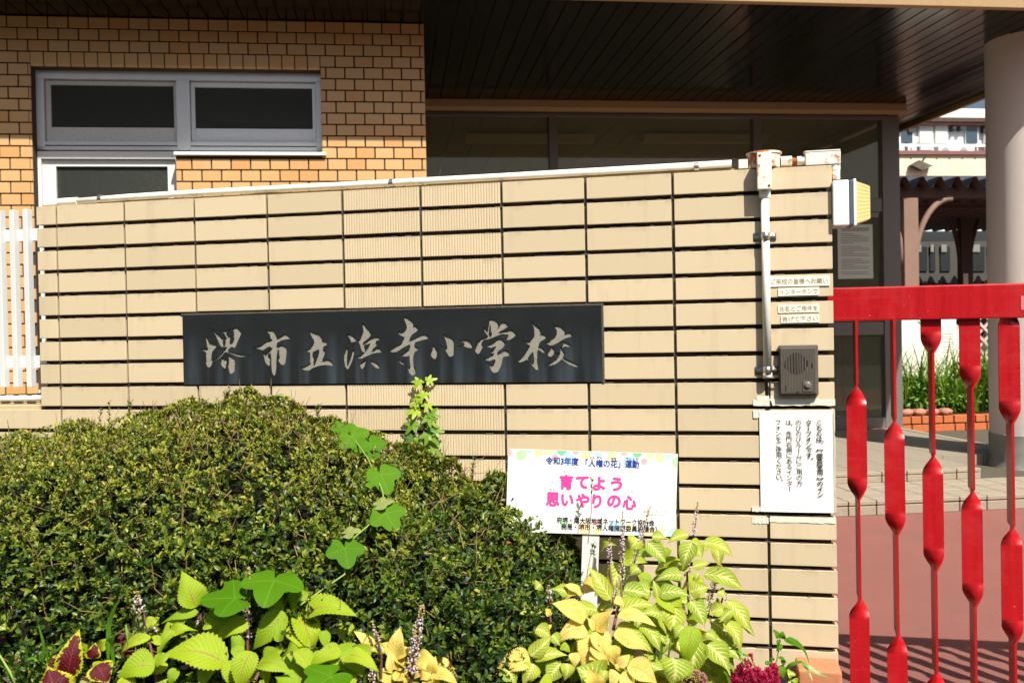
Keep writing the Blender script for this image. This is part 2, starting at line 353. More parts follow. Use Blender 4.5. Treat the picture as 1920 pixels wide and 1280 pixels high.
# ------------------------------------------------------------------ tiled gate wall
K_BOT = 19
UL, UR = .72 * TW - .002, 10.725 * TW
PLX0, PLY0 = wuv(343.5, 592); PLX1, _ = wuv(1127, 577); _, PLYB = wuv(1131, 715)
PLY0 = wuv(740, 582)[1]; PLYB = wuv(740, 718)[1]
wall = thing('gate_wall', WP(UL, -TH * 18), 'low cream tiled wall carrying the black name plaque and intercom', 'wall')
core = MB()
TD = .015
core.box(WP((UL + UR) / 2, (-.89 * 0 + .058 - TH * 18.5) / 2, -TD - .13), (UR - UL) / 2 - .012, .13, (TH * 18.5 + .050) / 2, WD, WN)
core.box(WP((UL - 2) / 2 - .0, -TH * 8 - TH * 5.3, -TD - .13), (UL + 2) / 2 + .05, .13, TH * 5.2, WD, WN)
core.build('wall_core', M_MORTAR_D, wall)
tile_cache = {}
def tile_mesh(w, h, rib, depth=.02):
    key = (round(w, 4), round(h, 4), rib)
    if key in tile_cache: return tile_cache[key]
    b = MB()
    if not rib:
        b.box((0, depth / 2, 0), w / 2, depth / 2, h / 2); me = b.mesh('tile', M_TILE, bevel=.0014, seg=2, smooth=.7)
    else:
        n = max(4, int(round(w / .0078))); pts = []
        for i in range(n):
            x0 = -w / 2 + w * i / n; s = w / n
            pts += [(x0, .0022), (x0 + s * .22, .0), (x0 + s * .78, 0), (x0 + s, .0022)]
        out = [pts[0]]
        for p in pts[1:]:
            if abs(p[0] - out[-1][0]) > 1e-6: out.append(p)
        m = len(out)
        for (x, y) in out: b.v += [Vector((x, y, -h / 2)), Vector((x, y, h / 2))]
        for i in range(m - 1): b.f.append([2 * i, 2 * i + 2, 2 * i + 3, 2 * i + 1])
        x0, x1 = -w / 2, w / 2; k = len(b.v)
        b.v += [Vector((x0, depth, -h / 2)), Vector((x0, depth, h / 2)), Vector((x1, depth, -h / 2)), Vector((x1, depth, h / 2))]
        b.f += [[0, 1, k + 1, k], [2 * m - 2, k + 2, k + 3, 2 * m - 1], [k, k + 1, k + 3, k + 2]]
        b.f.append([2 * i + 1 for i in range(m)] + [k + 3, k + 1]); b.f.append([2 * i for i in range(m)][::-1] + [k, k + 2])
        me = b.mesh('tile', M_TILE)
    tile_cache[key] = me; return me
HJ, VJ = .0118, .0080
def put_tile(u0, u1, z0, z1, rib, depth=.02):
    w, h = u1 - u0, z1 - z0
    if w < .02: return
    me = tile_mesh(w, h, rib, depth)
    M = axes(WD, -WN, WP((u0 + u1) / 2 + random.uniform(-.0006, .0006), (z0 + z1) / 2 + random.uniform(-.0007, .0007), random.uniform(-.0010, .0010)))
    M = M @ Matrix.Rotation(random.uniform(-.0022, .0022), 4, 'Y') @ Matrix.Rotation(random.uniform(-.003, .003), 4, 'Z') @ Matrix.Rotation(random.uniform(-.004, .004), 4, 'X')
    inst('tile', me, wall, M)
mort = MB()
for k in range(-1, K_BOT):
    ztop = -TH * k - HJ / 2; zbot = -TH * (k + 1) + HJ / 2
    if k == -1: ztop = .0625
    cols = [(i * TW, (i + 1) * TW) for i in range(1, 10)]
    cols[-1] = (9 * TW, 10 * TW)
    cols = [(UL, TW)] + cols + [(10 * TW, UR)] if k < 8 else [(-.3 * TW - TW, -.3 * TW)] * 0 + [(-1.5 * TW, -.5 * TW + .0), (-.5 * TW, TW)] + cols + [(10 * TW, UR)]
    for j, (a, b) in enumerate(cols):
        u0, u1 = a + VJ / 2, b - VJ / 2
        if abs(a - UL) < 1e-6: u0 = a
        if b == UR: u1 = b
        rib = abs(a - 5 * TW) < .01 or abs(a - 6 * TW) < .01
        zm = (ztop + zbot) / 2
        if PLYB - .012 < zm < PLY0 + .004:
            if u0 > PLX0 - .004 and u1 < PLX1 + .004: continue
            if u0 < PLX0 < u1: u1 = PLX0 - .004
            elif u0 < PLX1 < u1: u0 = PLX1 + .006
        put_tile(u0, u1, zbot, ztop, rib, .03 if b == UR else .02)
for i in range(1, 11):
    z0 = .06; z1 = -TH * K_BOT
    u = i * TW
    if PLX0 < u < PLX1: segs = [(z0, PLY0), (PLYB, z1)]
    else: segs = [(z0, z1)]
    for a, b in segs: mort.box(WP(u, (a + b) / 2, -.0085 - .01), VJ / 2 + .0006, .01, abs(a - b) / 2, WD, WN)
mort.box(WP((PLX0 + PLX1) / 2, (PLY0 + PLYB) / 2 + .002, -.018), (PLX1 - PLX0) / 2 + .007, .013, (PLY0 - PLYB) / 2 + .004, WD, WN)
cr = MB(); rc_ = random.Random(4)
for k in range(0, K_BOT - 1):
    for q in range(46):
        u = rc_.uniform(UL + .02, UR - .02); z = -TH * k - HJ / 2 + .0006
        if PLYB - .02 < z < PLY0 + .004 and PLX0 - .01 < u < PLX1 + .01: continue
        cr.box(WP(u, z + .0008, -.007), rc_.uniform(.003, .016), .004, rc_.uniform(.0006, .0022), WD, WN)
tag(cr.build('mortar_crumbs', M_MORTAR_G, wall), kind='stuff')
mort.build('vertical_mortar', M_MORTAR_G, wall)
# cap mortar on top
c = MB(); c.box(WP((UL + UR) / 2, .064, -.14), (UR - UL) / 2 - .004, .118, .006, WD, WN); c.build('wall_cap', M_TAN, wall)
c = MB(); c.box(WP(-.5, -TH * 8 + .0, -.13), .65, .118, .006, WD, WN); c.build('ledge_cap', M_TANL, wall)

# ------------------------------------------------------------------ name plaque, carved
PO = [('a', 370, 600, 11.636), ('b', 465, 605, 12.8), ('c', 550, 605, 12.8), ('d', 635, 600, 12.8), ('e', 720, 585, 10.667), ('f', 800, 610, 12.8), ('g', 880, 590, 11.636), ('h', 960, 590, 11.636)]
GL = {
'a': ["310,155 350,205 400,270 450,310 500,350 540,395 600,400 650,392 630,370 600,320 585,275 530,270 485,250 520,240 620,235 700,215 790,195 830,160 870,165 920,210 970,265 940,320 905,400 870,480 830,580 800,605 770,575 740,570 700,610 660,650 700,675 780,700 860,725 950,745 1040,755 1165,770 1150,785 1060,788 960,797 880,787 780,747 700,712 610,688 560,738 500,803 430,853 370,888 330,898 315,940 295,1000 250,1030 210,1005 185,940 200,890 190,800 190,700 140,670 78,620 130,620 200,632 240,625 210,570 205,500 190,430 180,375 195,350 225,400 240,440 270,490 340,520 410,530 412,585 370,630 320,680 308,750 305,850 330,865 370,866 430,828 500,763 555,705 588,675 520,652 450,624 420,598 460,603 530,628 600,653 630,620 648,590 640,575 560,583 520,575 490,540 450,450 410,350 360,260",
 "630,260 700,235 790,230 795,345 720,352 690,340 655,305", "725,378 800,365 800,420 780,470 715,495 710,440", "555,420 600,425 610,470 605,535 580,550 570,500",
 "540,815 580,840 600,858 640,850 635,930 620,980 628,1030 600,1050 550,1020 515,960 520,910 540,870", "680,760 730,790 800,830 822,870 815,1000 810,1110 770,1150 730,1165 700,1140 685,1060 665,1000 690,960 690,860"],
'b': ["410,155 470,170 540,185 610,180 650,240 680,300 700,370 760,350 830,310 900,265 960,300 1025,355 1015,382 940,385 850,400 760,435 690,475 685,550 730,575 800,535 870,550 930,600 925,720 910,850 890,960 850,1010 790,990 740,930 705,820 745,845 765,835 750,760 745,650 735,630 700,670 690,800 680,900 680,1050 665,1180 640,1260 610,1255 575,1180 560,1050 555,850 545,720 480,735 470,770 530,835 525,940 520,1015 490,1025 430,980 400,900 385,800 345,685 400,735 440,768 470,722 520,680 560,640 590,610 540,575 520,555 440,590 370,650 300,635 230,615 120,600 200,575 300,555 370,505 450,445 530,425 590,400 545,375 520,280 470,215"],
'c': ["390,195 450,215 530,250 620,280 680,350 695,430 740,435 800,455 822,495 790,530 715,570 715,640 770,680 735,780 700,860 695,905 760,895 820,880 900,900 960,965 945,1025 870,1020 780,1005 680,1010 580,1035 470,1075 380,1135 310,1138 220,1110 155,1065 250,1065 330,1020 430,960 400,955 405,800 400,705 340,685 260,635 330,643 390,630 440,580 500,500 495,400 440,330 400,240",
 "470,700 540,665 615,632 615,720 580,830 540,930 520,990 490,992 500,940 490,890 510,860 490,800 465,750"],
'd': ["200,340 260,340 330,360 430,455 400,510 285,525 295,490 260,430", "200,655 218,690 210,780 205,870 205,1000 215,1090 260,1010 290,930 320,830 345,740 380,712 370,780 350,870 320,980 270,1080 235,1165 190,1165 155,1100 135,980 130,870 160,790 190,710",
 "580,70 620,100 660,170 720,220 785,320 740,400 660,470 575,540 600,565 680,520 740,470 800,435 880,400 960,405 1000,450 960,480 890,485 895,540 945,560 890,620 820,680 785,745 850,720 920,675 980,665 1070,745 1000,770 900,775 800,800 700,845 540,922 480,910 385,865 470,865 530,855 600,790 625,780 560,740 530,660 510,580 460,485 530,455 560,380 600,270 580,160", "612,590 690,580 762,552 730,620 680,690 650,742 640,650",
 "665,950 635,1030 610,1120 560,1168 520,1125 520,1050 560,1020 610,995", "745,955 800,975 870,1000 930,1030 990,1110 970,1150 900,1150 840,1090 785,1045 790,1010"],
'e': ["415,80 470,110 530,150 595,210 580,265 640,275 690,335 640,390 560,440 520,500 505,560 580,540 680,488 790,440 860,455 900,495 870,530 780,550 680,580 615,600 612,660 650,698 700,715 680,750 610,790 590,860 590,960 600,1070 630,1140 630,1220 600,1255 550,1258 510,1210 480,1130 430,1060 400,1045 340,1030 285,960 290,930 350,975 420,1015 470,1075 525,1122 535,1090 520,1000 510,860 440,885 360,870 280,850 350,848 400,830 450,790 510,745 525,700 530,640 470,660 370,710 260,785 170,798 85,768 150,750 220,695 330,640 370,610 370,580 420,505 330,460 265,395 300,385 350,405 400,385 460,330 450,250 410,150"],
'f': ["145,460 200,510 250,600 262,660 240,700 235,770 200,802 150,780 105,730 108,670 145,600 150,520", "380,190 430,220 480,260 560,280 630,320 660,380 655,640 640,710 590,745 540,735 500,670 440,580 305,462 370,490 440,540 498,555 490,480 465,370 430,280",
 "755,345 840,345 920,350 980,348 1050,390 1103,480 1080,535 1020,535 950,515 900,495 765,505 770,490 860,480 915,460 905,420 840,375"],
'g': ["435,100 510,95 600,130 640,200 628,290 680,225 720,160 790,165 875,245 790,285 720,330 640,370 700,370 780,355 850,345 900,320 970,350 1040,435 970,480 890,540 780,545 830,500 870,435 800,418 740,410 650,433 540,478 430,523 340,533 300,558 275,580 268,610 300,665 260,760 220,830 185,852 140,810 120,745 160,710 200,620 215,578 262,552 215,545 215,538 330,505 420,462 385,430 340,370 305,255 350,295 410,355 420,290 440,200",
 "458,200 470,300 466,370 500,408 490,430 465,450 450,435 436,380 446,290",
 "610,540 690,515 750,560 790,630 720,720 610,800 620,838 690,825 740,785 800,770 850,790 900,860 840,895 735,910 720,1000 700,1080 660,1170 620,1240 550,1262 500,1240 465,1170 440,1100 360,1015 430,1055 490,1105 545,1085 572,1030 572,970 520,968 440,1002 370,985 290,945 370,942 440,915 500,870 550,852 530,840 465,830 480,795 530,785 555,740 590,685 550,680 470,720 410,700 370,650 430,650 500,625 560,590"],
'h': ["415,140 460,175 520,225 600,290 635,380 625,425 680,415 745,450 740,500 690,540 610,580 585,650 578,700 620,690 690,740 740,810 720,835 660,815 600,765 567,745 560,850 555,960 570,1060 590,1160 570,1195 520,1190 460,1120 400,1050 325,968 260,1000 190,1030 130,1025 150,995 220,935 300,845 350,765 395,690 390,665 330,625 265,600 220,560 290,580 400,582 440,530 500,455 490,380 485,280 440,200",
 "460,795 475,900 485,1000 480,1042 450,1040 400,995 352,932 400,862", "895,200 940,240 1010,240 1070,255 1165,340 1150,425 1200,395 1280,385 1335,455 1270,475 1180,500 1080,550 990,610 880,662 810,655 710,605 770,600 830,580 880,520 955,475 980,430 985,330 930,270",
 "1045,595 1130,592 1210,610 1290,655 1285,685 1220,695 1160,682 1100,710 1085,690 1128,652 1120,632", "880,695 935,770 922,830 860,910 790,900 785,840 840,770",
 "925,815 980,836 1020,856 1055,848 1055,760 1050,695 1075,700 1115,770 1168,840 1125,880 1120,925 1180,955 1300,1010 1420,1065 1500,1135 1400,1138 1280,1100 1180,1040 1082,962 1020,1030 940,1080 850,1105 690,1112 780,1075 860,1040 920,990 985,950 1030,885 985,868 922,838"]}
PC = ((PLX0 + PLX1) / 2, (PLY0 + PLYB) / 2)
plaque = thing('name_plaque', WP(PC[0], PLYB), 'long black granite plaque with carved grey brush characters set in the tiled wall', 'plaque')
cu = bpy.data.curves.new('plq', 'CURVE'); cu.dimensions = '2D'; cu.fill_mode = 'BOTH'; cu.extrude = .0017
def addspl(pts):
    s = cu.splines.new('POLY'); s.points.add(len(pts) - 1); s.use_cyclic_u = True
    for i, p in enumerate(pts): s.points[i].co = (p[0], p[1], 0, 1)
hw, hh = (PLX1 - PLX0) / 2, (PLY0 - PLYB) / 2
addspl([(-hw, -hh), (hw, -hh), (hw, hh), (-hw, hh)])
for key, ox, oy, sc in PO:
    for poly in GL[key]:
        pts = [tuple(map(float, a.split(','))) for a in poly.split()]
        def inside(pt, pg):
            c_ = False
            for a_ in range(len(pg)):
                (xa, ya), (xb, yb) = pg[a_], pg[a_ - 1]
                if (ya > pt[1]) != (yb > pt[1]) and pt[0] < (xb - xa) * (pt[1] - ya) / (yb - ya) + xa: c_ = not c_
            return c_
        others = [[tuple(map(float, a_.split(','))) for a_ in q_.split()] for q_ in GL[key] if q_ is not poly]
        hole_ = any(inside(pts[0], q_) for q_ in others)
        area = sum(pts[k_ - 1][0] * pts[k_][1] - pts[k_][0] * pts[k_ - 1][1] for k_ in range(len(pts)))
        grow = (.0 if hole_ else .55) * sc * (1 if area > 0 else -1); gp = []
        for k_ in range(len(pts)):
            p_, c2_, n2_ = Vector(pts[k_ - 1]), Vector(pts[k_]), Vector(pts[(k_ + 1) % len(pts)])
            e1_, e2_ = (c2_ - p_).normalized(), (n2_ - c2_).normalized(); nn2 = Vector((e1_.y + e2_.y, -e1_.x - e2_.x))
            if nn2.length > .5: c2_ = c2_ + nn2.normalized() * grow
            gp.append((c2_.x, c2_.y))
        pts = gp; out = []
        for i in range(len(pts)):       # corner cutting keeps brush edges soft
            p, qn = pts[i], pts[(i + 1) % len(pts)]
            out += [(p[0] * .85 + qn[0] * .15, p[1] * .85 + qn[1] * .15), (p[0] * .15 + qn[0] * .85, p[1] * .15 + qn[1] * .85)]
        addspl([(lambda w: (w[0] - PC[0], w[1] - PC[1]))(wuv(ox + a / sc, oy + b / sc, .003)) for a, b in out])
tmp = bpy.data.objects.new('plq', cu); COL.objects.link(tmp)
me = bpy.data.meshes.new_from_object(tmp); bpy.data.objects.remove(tmp)
me.name = 'carved_face'; me.transform(Matrix(((1, 0, 0, 0), (0, 0, -1, 0), (0, 1, 0, 0), (0, 0, 0, 1))))  # curve xy -> local xz
me.materials.clear(); me.materials.append(M_GRAN)
PM = axes(WD, -WN, WP(PC[0], PC[1], 0))
inst('carved_face', me, plaque, PM @ Matrix.Translation((0, -.0019, 0)))
b = MB(); b.box((0, .0105, 0), hw - .0003, .008, hh - .0003); b.build('stone_slab', M_GRAN, plaque, M=PM)
b = MB(); b.box((0, .0012, 0), hw - .02, .0012, hh - .012); b.build('character_ground', M_CARVE, plaque, M=PM)
# thin pale mortar bead round the plaque
b = MB()
b.box((0, .004, hh + .0035), hw + .006, .006, .0028); b.box((hw + .0035, .003, 0), .0027, .006, hh + .004)
b.build('mortar_bead', M_MORTAR_G, plaque, M=PM)

# ------------------------------------------------------------------ flat lettering
def text_mesh(body, size, bold=0, align='LEFT', spacing=1.0):
    c = bpy.data.curves.new('t', 'FONT'); c.body = body; c.size = size; c.align_x = align; c.align_y = 'CENTER'; c.space_character = spacing; c.resolution_u = 3
    o = bpy.data.objects.new('t', c); COL.objects.link(o); me = bpy.data.meshes.new_from_object(o); bpy.data.objects.remove(o); bpy.data.curves.remove(c)
    if bold and len(me.vertices):       # heavier weight: the glyph stacked in a few slightly shifted layers
        vs = [v.co.copy() for v in me.vertices]; fs = [list(p.vertices) for p in me.polygons]; V = []; F2 = []
        for k in range(8):
            a = math.pi * 2 * k / 8; off = Vector((math.cos(a) * bold, math.sin(a) * bold, .000012 * k)); b0 = len(V)
            V += [tuple(v + off) for v in vs]; F2 += [[b0 + i for i in f] for f in fs]
        me = bpy.data.meshes.new('t'); me.from_pydata(V, [], F2)
    return me
def text(body, size, mat, parent, M, bold=0, align='CENTER', spacing=1.0, width=None):
    me = text_mesh(body, size, bold, align, spacing); me.name = 'lettering'
    if width and len(me.vertices):
        xs = [v.co.x for v in me.vertices]; w = max(xs) - min(xs); cx = (max(xs) + min(xs)) / 2
        ys = [v.co.y for v in me.vertices]; cy = (max(ys) + min(ys)) / 2
        me.transform(Matrix.Diagonal((width / w, 1, 1, 1)) @ Matrix.Translation((-cx, -cy, 0)))
    me.materials.clear(); me.materials.append(mat)
    return inst('lettering', me, parent, M)
TXT = Matrix(((1, 0, 0, 0), (0, 0, -1, 0), (0, 1, 0, 0), (0, 0, 0, 1)))   # text plane xy -> local xz, facing -y
def rot_in(M, p, a=0): return M @ Matrix.Translation((p[0], 0, p[1])) @ Matrix.Rotation(-a, 4, 'Y') @ TXT

def wall_panel(name, x0, y0, x1, y1, mat, label, cat, group=None, off=.0015, th=.0008, tilt=0):
    a = wuv(x0, y0); b_ = wuv(x1, y1); cx, cz = (a[0] + b_[0]) / 2, (a[1] + b_[1]) / 2
    w, h = abs(b_[0] - a[0]), abs(a[1] - b_[1])
    M = axes(WD, -WN, WP(cx, cz, off)) @ Matrix.Rotation(tilt, 4, 'Y')
    t = attach(bpy.data.objects.new(name, None), None, M); tag(t, label, cat, group)
    return t, M, w, h
# four label strips
for i, (x0, y0, x1, y1, s, fs) in enumerate([(1441, 519.5, 1556, 535, 'ご来校の皆様へお願い', .0155), (1459, 540, 1536, 553, 'インターホンで', .0145), (1459, 571.5, 1536, 585, '氏名とご用件を', .0145), (1464, 591, 1536, 604, '告げて下さい', .0145)]):
    lab = ['faded label strip, widest and topmost of four above the intercom', 'second label strip from the top, on the same tile as the widest strip', 'third label strip from the top, upper one on the lower tile', 'lowest label strip above the intercom, shortest of the four'][i]
    t, M, w, h = wall_panel('label_strip', x0, y0, x1, y1, M_STRIP, lab, 'label', 'label strips above the intercom', .0018, tilt=random.uniform(-.008, .008))
    b = MB(); b.box((0, 0, 0), w / 2, .0003, h / 2); b.build('tape', M_STRIP, t, M=M)
    text(s, fs, M_INKF, t, rot_in(M @ Matrix.Translation((0, -.0007, 0)), (0, 0)), .00022, width=w * .93)
# large notice
t, M, w, h = wall_panel('paper_notice', 1423.5, 769, 1564, 961, M_PAPER, 'white laminated notice with vertical writing taped below the intercom', 'notice', off=.003)
b = MB(); n_ = 10
for i in range(n_ + 1):
    for j in range(2):
        x = -w / 2 + w * i / n_; b.v.append(Vector((x, -.0012 * math.sin(i / n_ * math.pi * 1.3 + j), -h / 2 + h * j)))
for i in range(n_): b.f.append([2 * i, 2 * i + 2, 2 * i + 3, 2 * i + 1])
b.build('paper', M_PAPER, t, True, M=M)
colsT = ['こちらは，【職員室用】のイン', 'ターフォンです。', 'のびのびルームにご用の方', 'は，赤門右側にあるインター', 'フォンをご使用ください。']
colx = [1537, 1517, 1498, 1479.5, 1460]
for ci, s in enumerate(colsT):
    ux, _ = wuv(colx[ci], 860); lx = ux - (M.translation - W0).dot(WD)
    z_top = wuv(1537, 786)[1] - (M.translation.z - W0.z); z_bot = wuv(1537, 942)[1] - (M.translation.z - W0.z)
    pitch = (z_top - z_bot) / 14.0; z = z_top - pitch * .5
    fs = .0160
    for ch in s:
        rot = 0; dx = dz = 0; c2 = ch
        if ch == 'ー': rot = R(90); 
        if ch == '【': c2 = '︻'
        if ch == '】': c2 = '︼'
        if ch in '，。': dx, dz = .0078, .0075
        me = text_mesh(c2, fs, .00028 if ci < 2 else 0, 'LEFT'); me.name = 'lettering'
        if len(me.vertices):
            xs = [v.co.x for v in me.vertices]; ys = [v.co.y for v in me.vertices]
            if ch in '，。': sx, sy = (max(xs) + min(xs)) / 2, (max(ys) + min(ys)) / 2
            else: sx, sy = (max(xs) + min(xs)) / 2, (max(ys) + min(ys)) / 2
            me.transform(Matrix.Translation((-sx, -sy, 0)))
            me.materials.clear(); me.materials.append(M_INK)
            inst('lettering', me, t, rot_in(M @ Matrix.Translation((0, -.0021, 0)), (lx + dx, z + dz), rot))
        z -= pitch * (.93 if ch != '，' else .93)
for i, (x0, y0, x1, y1) in enumerate([(1412, 748, 1566, 760), (1412, 768, 1424, 783), (1410, 948, 1444, 959), (1410, 968, 1441, 981), (1443, 968, 1567, 981), (1561, 775, 1567, 960), (1418, 742, 1450, 750)]):
    a = wuv(x0, y0); c_ = wuv(x1, y1)
    b = MB(); nx = 14; zc = (a[1] + c_[1]) / 2; hz = (a[1] - c_[1]) / 2
    for k in range(nx + 1):
        x = a[0] + (c_[0] - a[0]) * k / nx
        for j in (-1, 1): b.v.append(WP(x, zc + j * hz + random.uniform(-.0015, .0015), .0022 + random.uniform(-.0004, .0006)))
    for k in range(nx): b.f.append([2 * k, 2 * k + 2, 2 * k + 3, 2 * k + 1])
    b.build('tape', M_TAPE, t)

# ------------------------------------------------------------------ intercom
t, M, w, h = wall_panel('intercom', 1459.5, 647, 1534, 740, None, 'dark grey door intercom with speaker slots and round button beneath the label strips', 'intercom', off=0)
b = MB(); b.box((0, -.008, 0), w / 2, .0085, h / 2); b.build('back_box', M_INTER, t, bevel=.003, M=M, smooth=.6)
b = MB(); b.box((-.001, -.0185, -.001), w / 2 - .004, .0028, h / 2 - .005); b.build('cover', M_INTER, t, bevel=.002, M=M, smooth=.6)
b = MB()
for i in range(22):
    x = -w / 2 + .009 + i * (w - .018) / 21; b.box((x, -.0217, -.001), .0011, .0006, h / 2 - .009)
b.build('cover_rib', M_INTER, t, M=M)
b = MB()
for i, hh_ in enumerate([.008, .017, .023, .0265, .028, .0265, .023, .017, .008]):
    b.box((-.006 + (i - 4) * .0068, -.0222, .018), .0011, .0010, hh_)
b.box((-w / 2 + .014, -.0222, .012), .0009, .001, .006); b.box((w / 2 - .016, -.0222, .012), .0009, .001, .006); b.box((-w / 2 + .016, -.0222, -.046), .0009, .001, .007)
b.build('speaker_slot', M_INTERD, t, M=M)
b = MB(); b.box((.021, -.0222, -.041), .0125, .0012, .0135); b.build('button_plate', M_INTER, t, bevel=.001, M=M)
b = MB(); lathe(b, (0, 0, 0), [(.0085, 0), (.0085, .003), (.007, .0042), (.002, .0046)], 24); b.build('push_button', M_BUTTON, t, smooth=.6, M=M @ Matrix.Translation((.021, -.0230, -.038)) @ Matrix.Rotation(R(90), 4, 'X'))
b = MB(); b.box((.021, -.0236, -.0505), .010, .0006, .0018)
lathe(b, (0, 0, 0), [(.0022, 0), (.0022, .001)], 12); b.build('screw_hole', M_INTERD, t, M=M @ Matrix.Translation((-.003, -.0222, -.0555)) @ Matrix.Rotation(R(90), 4, 'X'))

# ------------------------------------------------------------------ conduit, boxes, clamps
cond = thing('conduit', WP(9.7 * TW, .06, 0), 'white painted conduit run with rusty junction boxes along the wall top', 'conduit')
def top(x, z, off=-.018): return WP(x, z, off)
zt = .0705
p = [top(1.15 * TW, zt + .004), top(2 * TW, zt + .009), top(3.0 * TW, zt + .011), top(5 * TW, zt + .010), top(7 * TW, zt + .010), top(9.66 * TW, zt + .012)]
b = MB(); b.tube(p, .0098, 14); b.build('top_pipe', M_WHITEPAINT, cond, True)
b = MB(); b.tube([top(TW * 1.0, zt + .004), top(TW * 1.28, zt + .005)], .0125, 14); b.build('coupling', M_WHITEPAINT, cond, .6)
for u in (1.62, 5.62, 9.27):
    b = MB(); b.tube([top(u * TW - .006, zt + .009), top(u * TW + .006, zt + .009)], .0118, 14); b.build('pipe_clamp', M_STEEL, cond, .6)
ux = lambda x, y=330: wuv(x, y, .02)[0]
uz = lambda x, y: wuv(x, y, .02)[1]
b = MB(); b.box(top(ux(1394, 305), zt + .008), .012, .012, .012, WD, WN); b.build('hub', M_WHITEPAINT, cond, .6, bevel=.002)
b = MB(); lathe(b, top(ux(1434, 300), zt - .006, -.030), [(.041, 0), (.043, .002), (.043, .038), (.046, .038), (.046, .043), (.02, .044)], 32); b.build('round_junction_box', M_RUSTY, cond, .6)
b = MB(); b.tube([top(ux(1466, 305), zt + .010), top(ux(1487, 305), zt + .010)], [.0135, .0135], 6); b.build('hex_nut', M_RUSTP, cond)
b = MB(); b.tube([top(ux(1485, 305), zt + .010), top(ux(1499, 305), zt + .009)], .009, 14); b.build('coupling', M_RUST, cond, .6)
b = MB(); b.tube([top(ux(1497, 305), zt + .010), top(ux(1512, 305), zt + .010)], .0115, 14); b.build('coupling', M_WHITEPAINT, cond, .6)
# conduit body at the corner
bx0, bx1 = ux(1512, 305), ux(1579, 305)
b = MB(); b.box(top((bx0 + bx1) / 2, zt + .012), (bx1 - bx0) / 2, .015, .017, WD, WN); b.build('access_body', M_RUSTP, cond, .6, bevel=.003)
b = MB(); b.box(top((bx0 + bx1) / 2 - .002, zt + .0305), (bx1 - bx0) / 2 + .001, .016, .0015, WD, WN); b.build('cover_plate', M_RUSTP, cond)
ue = ux(1570, 320)
b = MB(); b.tube([top(ue, zt - .004), top(ue, zt - .020)], [.0125, .0125], 14); b.tube([top(ue, zt - .020), top(ue, zt - .022), top(ue, zt - .042)], [.0105, .0115, .0115], 14); b.build('coupling', M_RUSTP, cond, .6)
# vertical cover plate and down pipe
cx, cz = wuv(1433, 321, .03)
b = MB(); b.box(WP(cx, cz, .022), .0180, .019, .0475, WD, WN); b.build('switch_box', M_RUSTP, cond, .6, bevel=.0025)
for sx, sz in ((-.011, .039), (.011, -.039)):
    b = MB(); lathe(b, WP(cx + sx, cz + sz, .0405), [(.0036, 0), (.0036, .001), (.002, .0022)], 12, WN); b.build('screw', M_RUST, cond, .6)
b = MB(); b.tube([WP(cx + .001, cz - .046, .016), WP(cx + .001, cz - .066, .016)], .0145, 6); b.build('hex_nut', M_WHITEPAINT, cond)
z_end = wuv(1433, 706, .016)[1]
b = MB(); b.tube([WP(cx + .001, cz - .06, .016), WP(cx + .001, z_end + .008, .016)], .0105, 16); b.build('down_pipe', M_WHITEPAINT, cond, True)
b = MB(); b.tube([WP(cx + .001, z_end + .010, .016), WP(cx + .001, z_end - .004, .016)], .0118, 16); b.build('pipe_end', M_RUSTP, cond, True)
b = MB(); b.tube([WP(cx + .001, z_end + .013, .016), WP(cx + .001, z_end + .009, .016)], .0112, 16); b.build('rust_ring', M_RUST, cond, True)
for yy in (443, 694):
    zc = wuv(1433, yy, .016)[1]
    b = MB(); pr = []
    for k in range(13):
        a = math.pi * k / 12; pr.append((cx + .001 - math.cos(a) * .0122, .0035 + math.sin(a) * .0245))
    pr = [(cx - .0285, .0015), (cx - .013, .0015)] + pr + [(cx + .015, .0015), (cx + .0285, .0015)]
    for (uu, oo) in pr: b.v += [WP(uu, zc - .0105, oo), WP(uu, zc + .0105, oo)]
    for k in range(len(pr) - 1): b.f.append([2 * k, 2 * k + 2, 2 * k + 3, 2 * k + 1])
    o = b.build('saddle_clamp', M_STEEL, cond, .5); so_ = o.modifiers.new('s', 'SOLIDIFY'); so_.thickness = .0016
    b = MB(); lathe(b, WP(cx + .0215, zc, .002), [(.005, 0), (.005, .0015), (.0025, .0028)], 14, WN); lathe(b, WP(cx - .0235, zc, .002), [(.0012, 0), (.001, .001)], 8, WN); b.build('screw', M_STEEL, cond, .6)
b = MB(); e = WP(cx + .001, z_end - .002, .012)
b.tube([e, e + Vector((0, 0, -.012)), e + WD * .012 + Vector((0, 0, -.014)), e + WD * .05 + Vector((0, 0, -.012))], .0022, 8)
b.tube([e + WD * .004, e + WD * .006 + Vector((0, 0, -.02)) - WN * .006, e + WD * .006 + Vector((0, 0, -.06)) - WN * .012, e + WD * .010 + Vector((0, 0, -.075)) - WN * .006], .0022, 8)
b.build('wire', M_BLACK, cond, True)
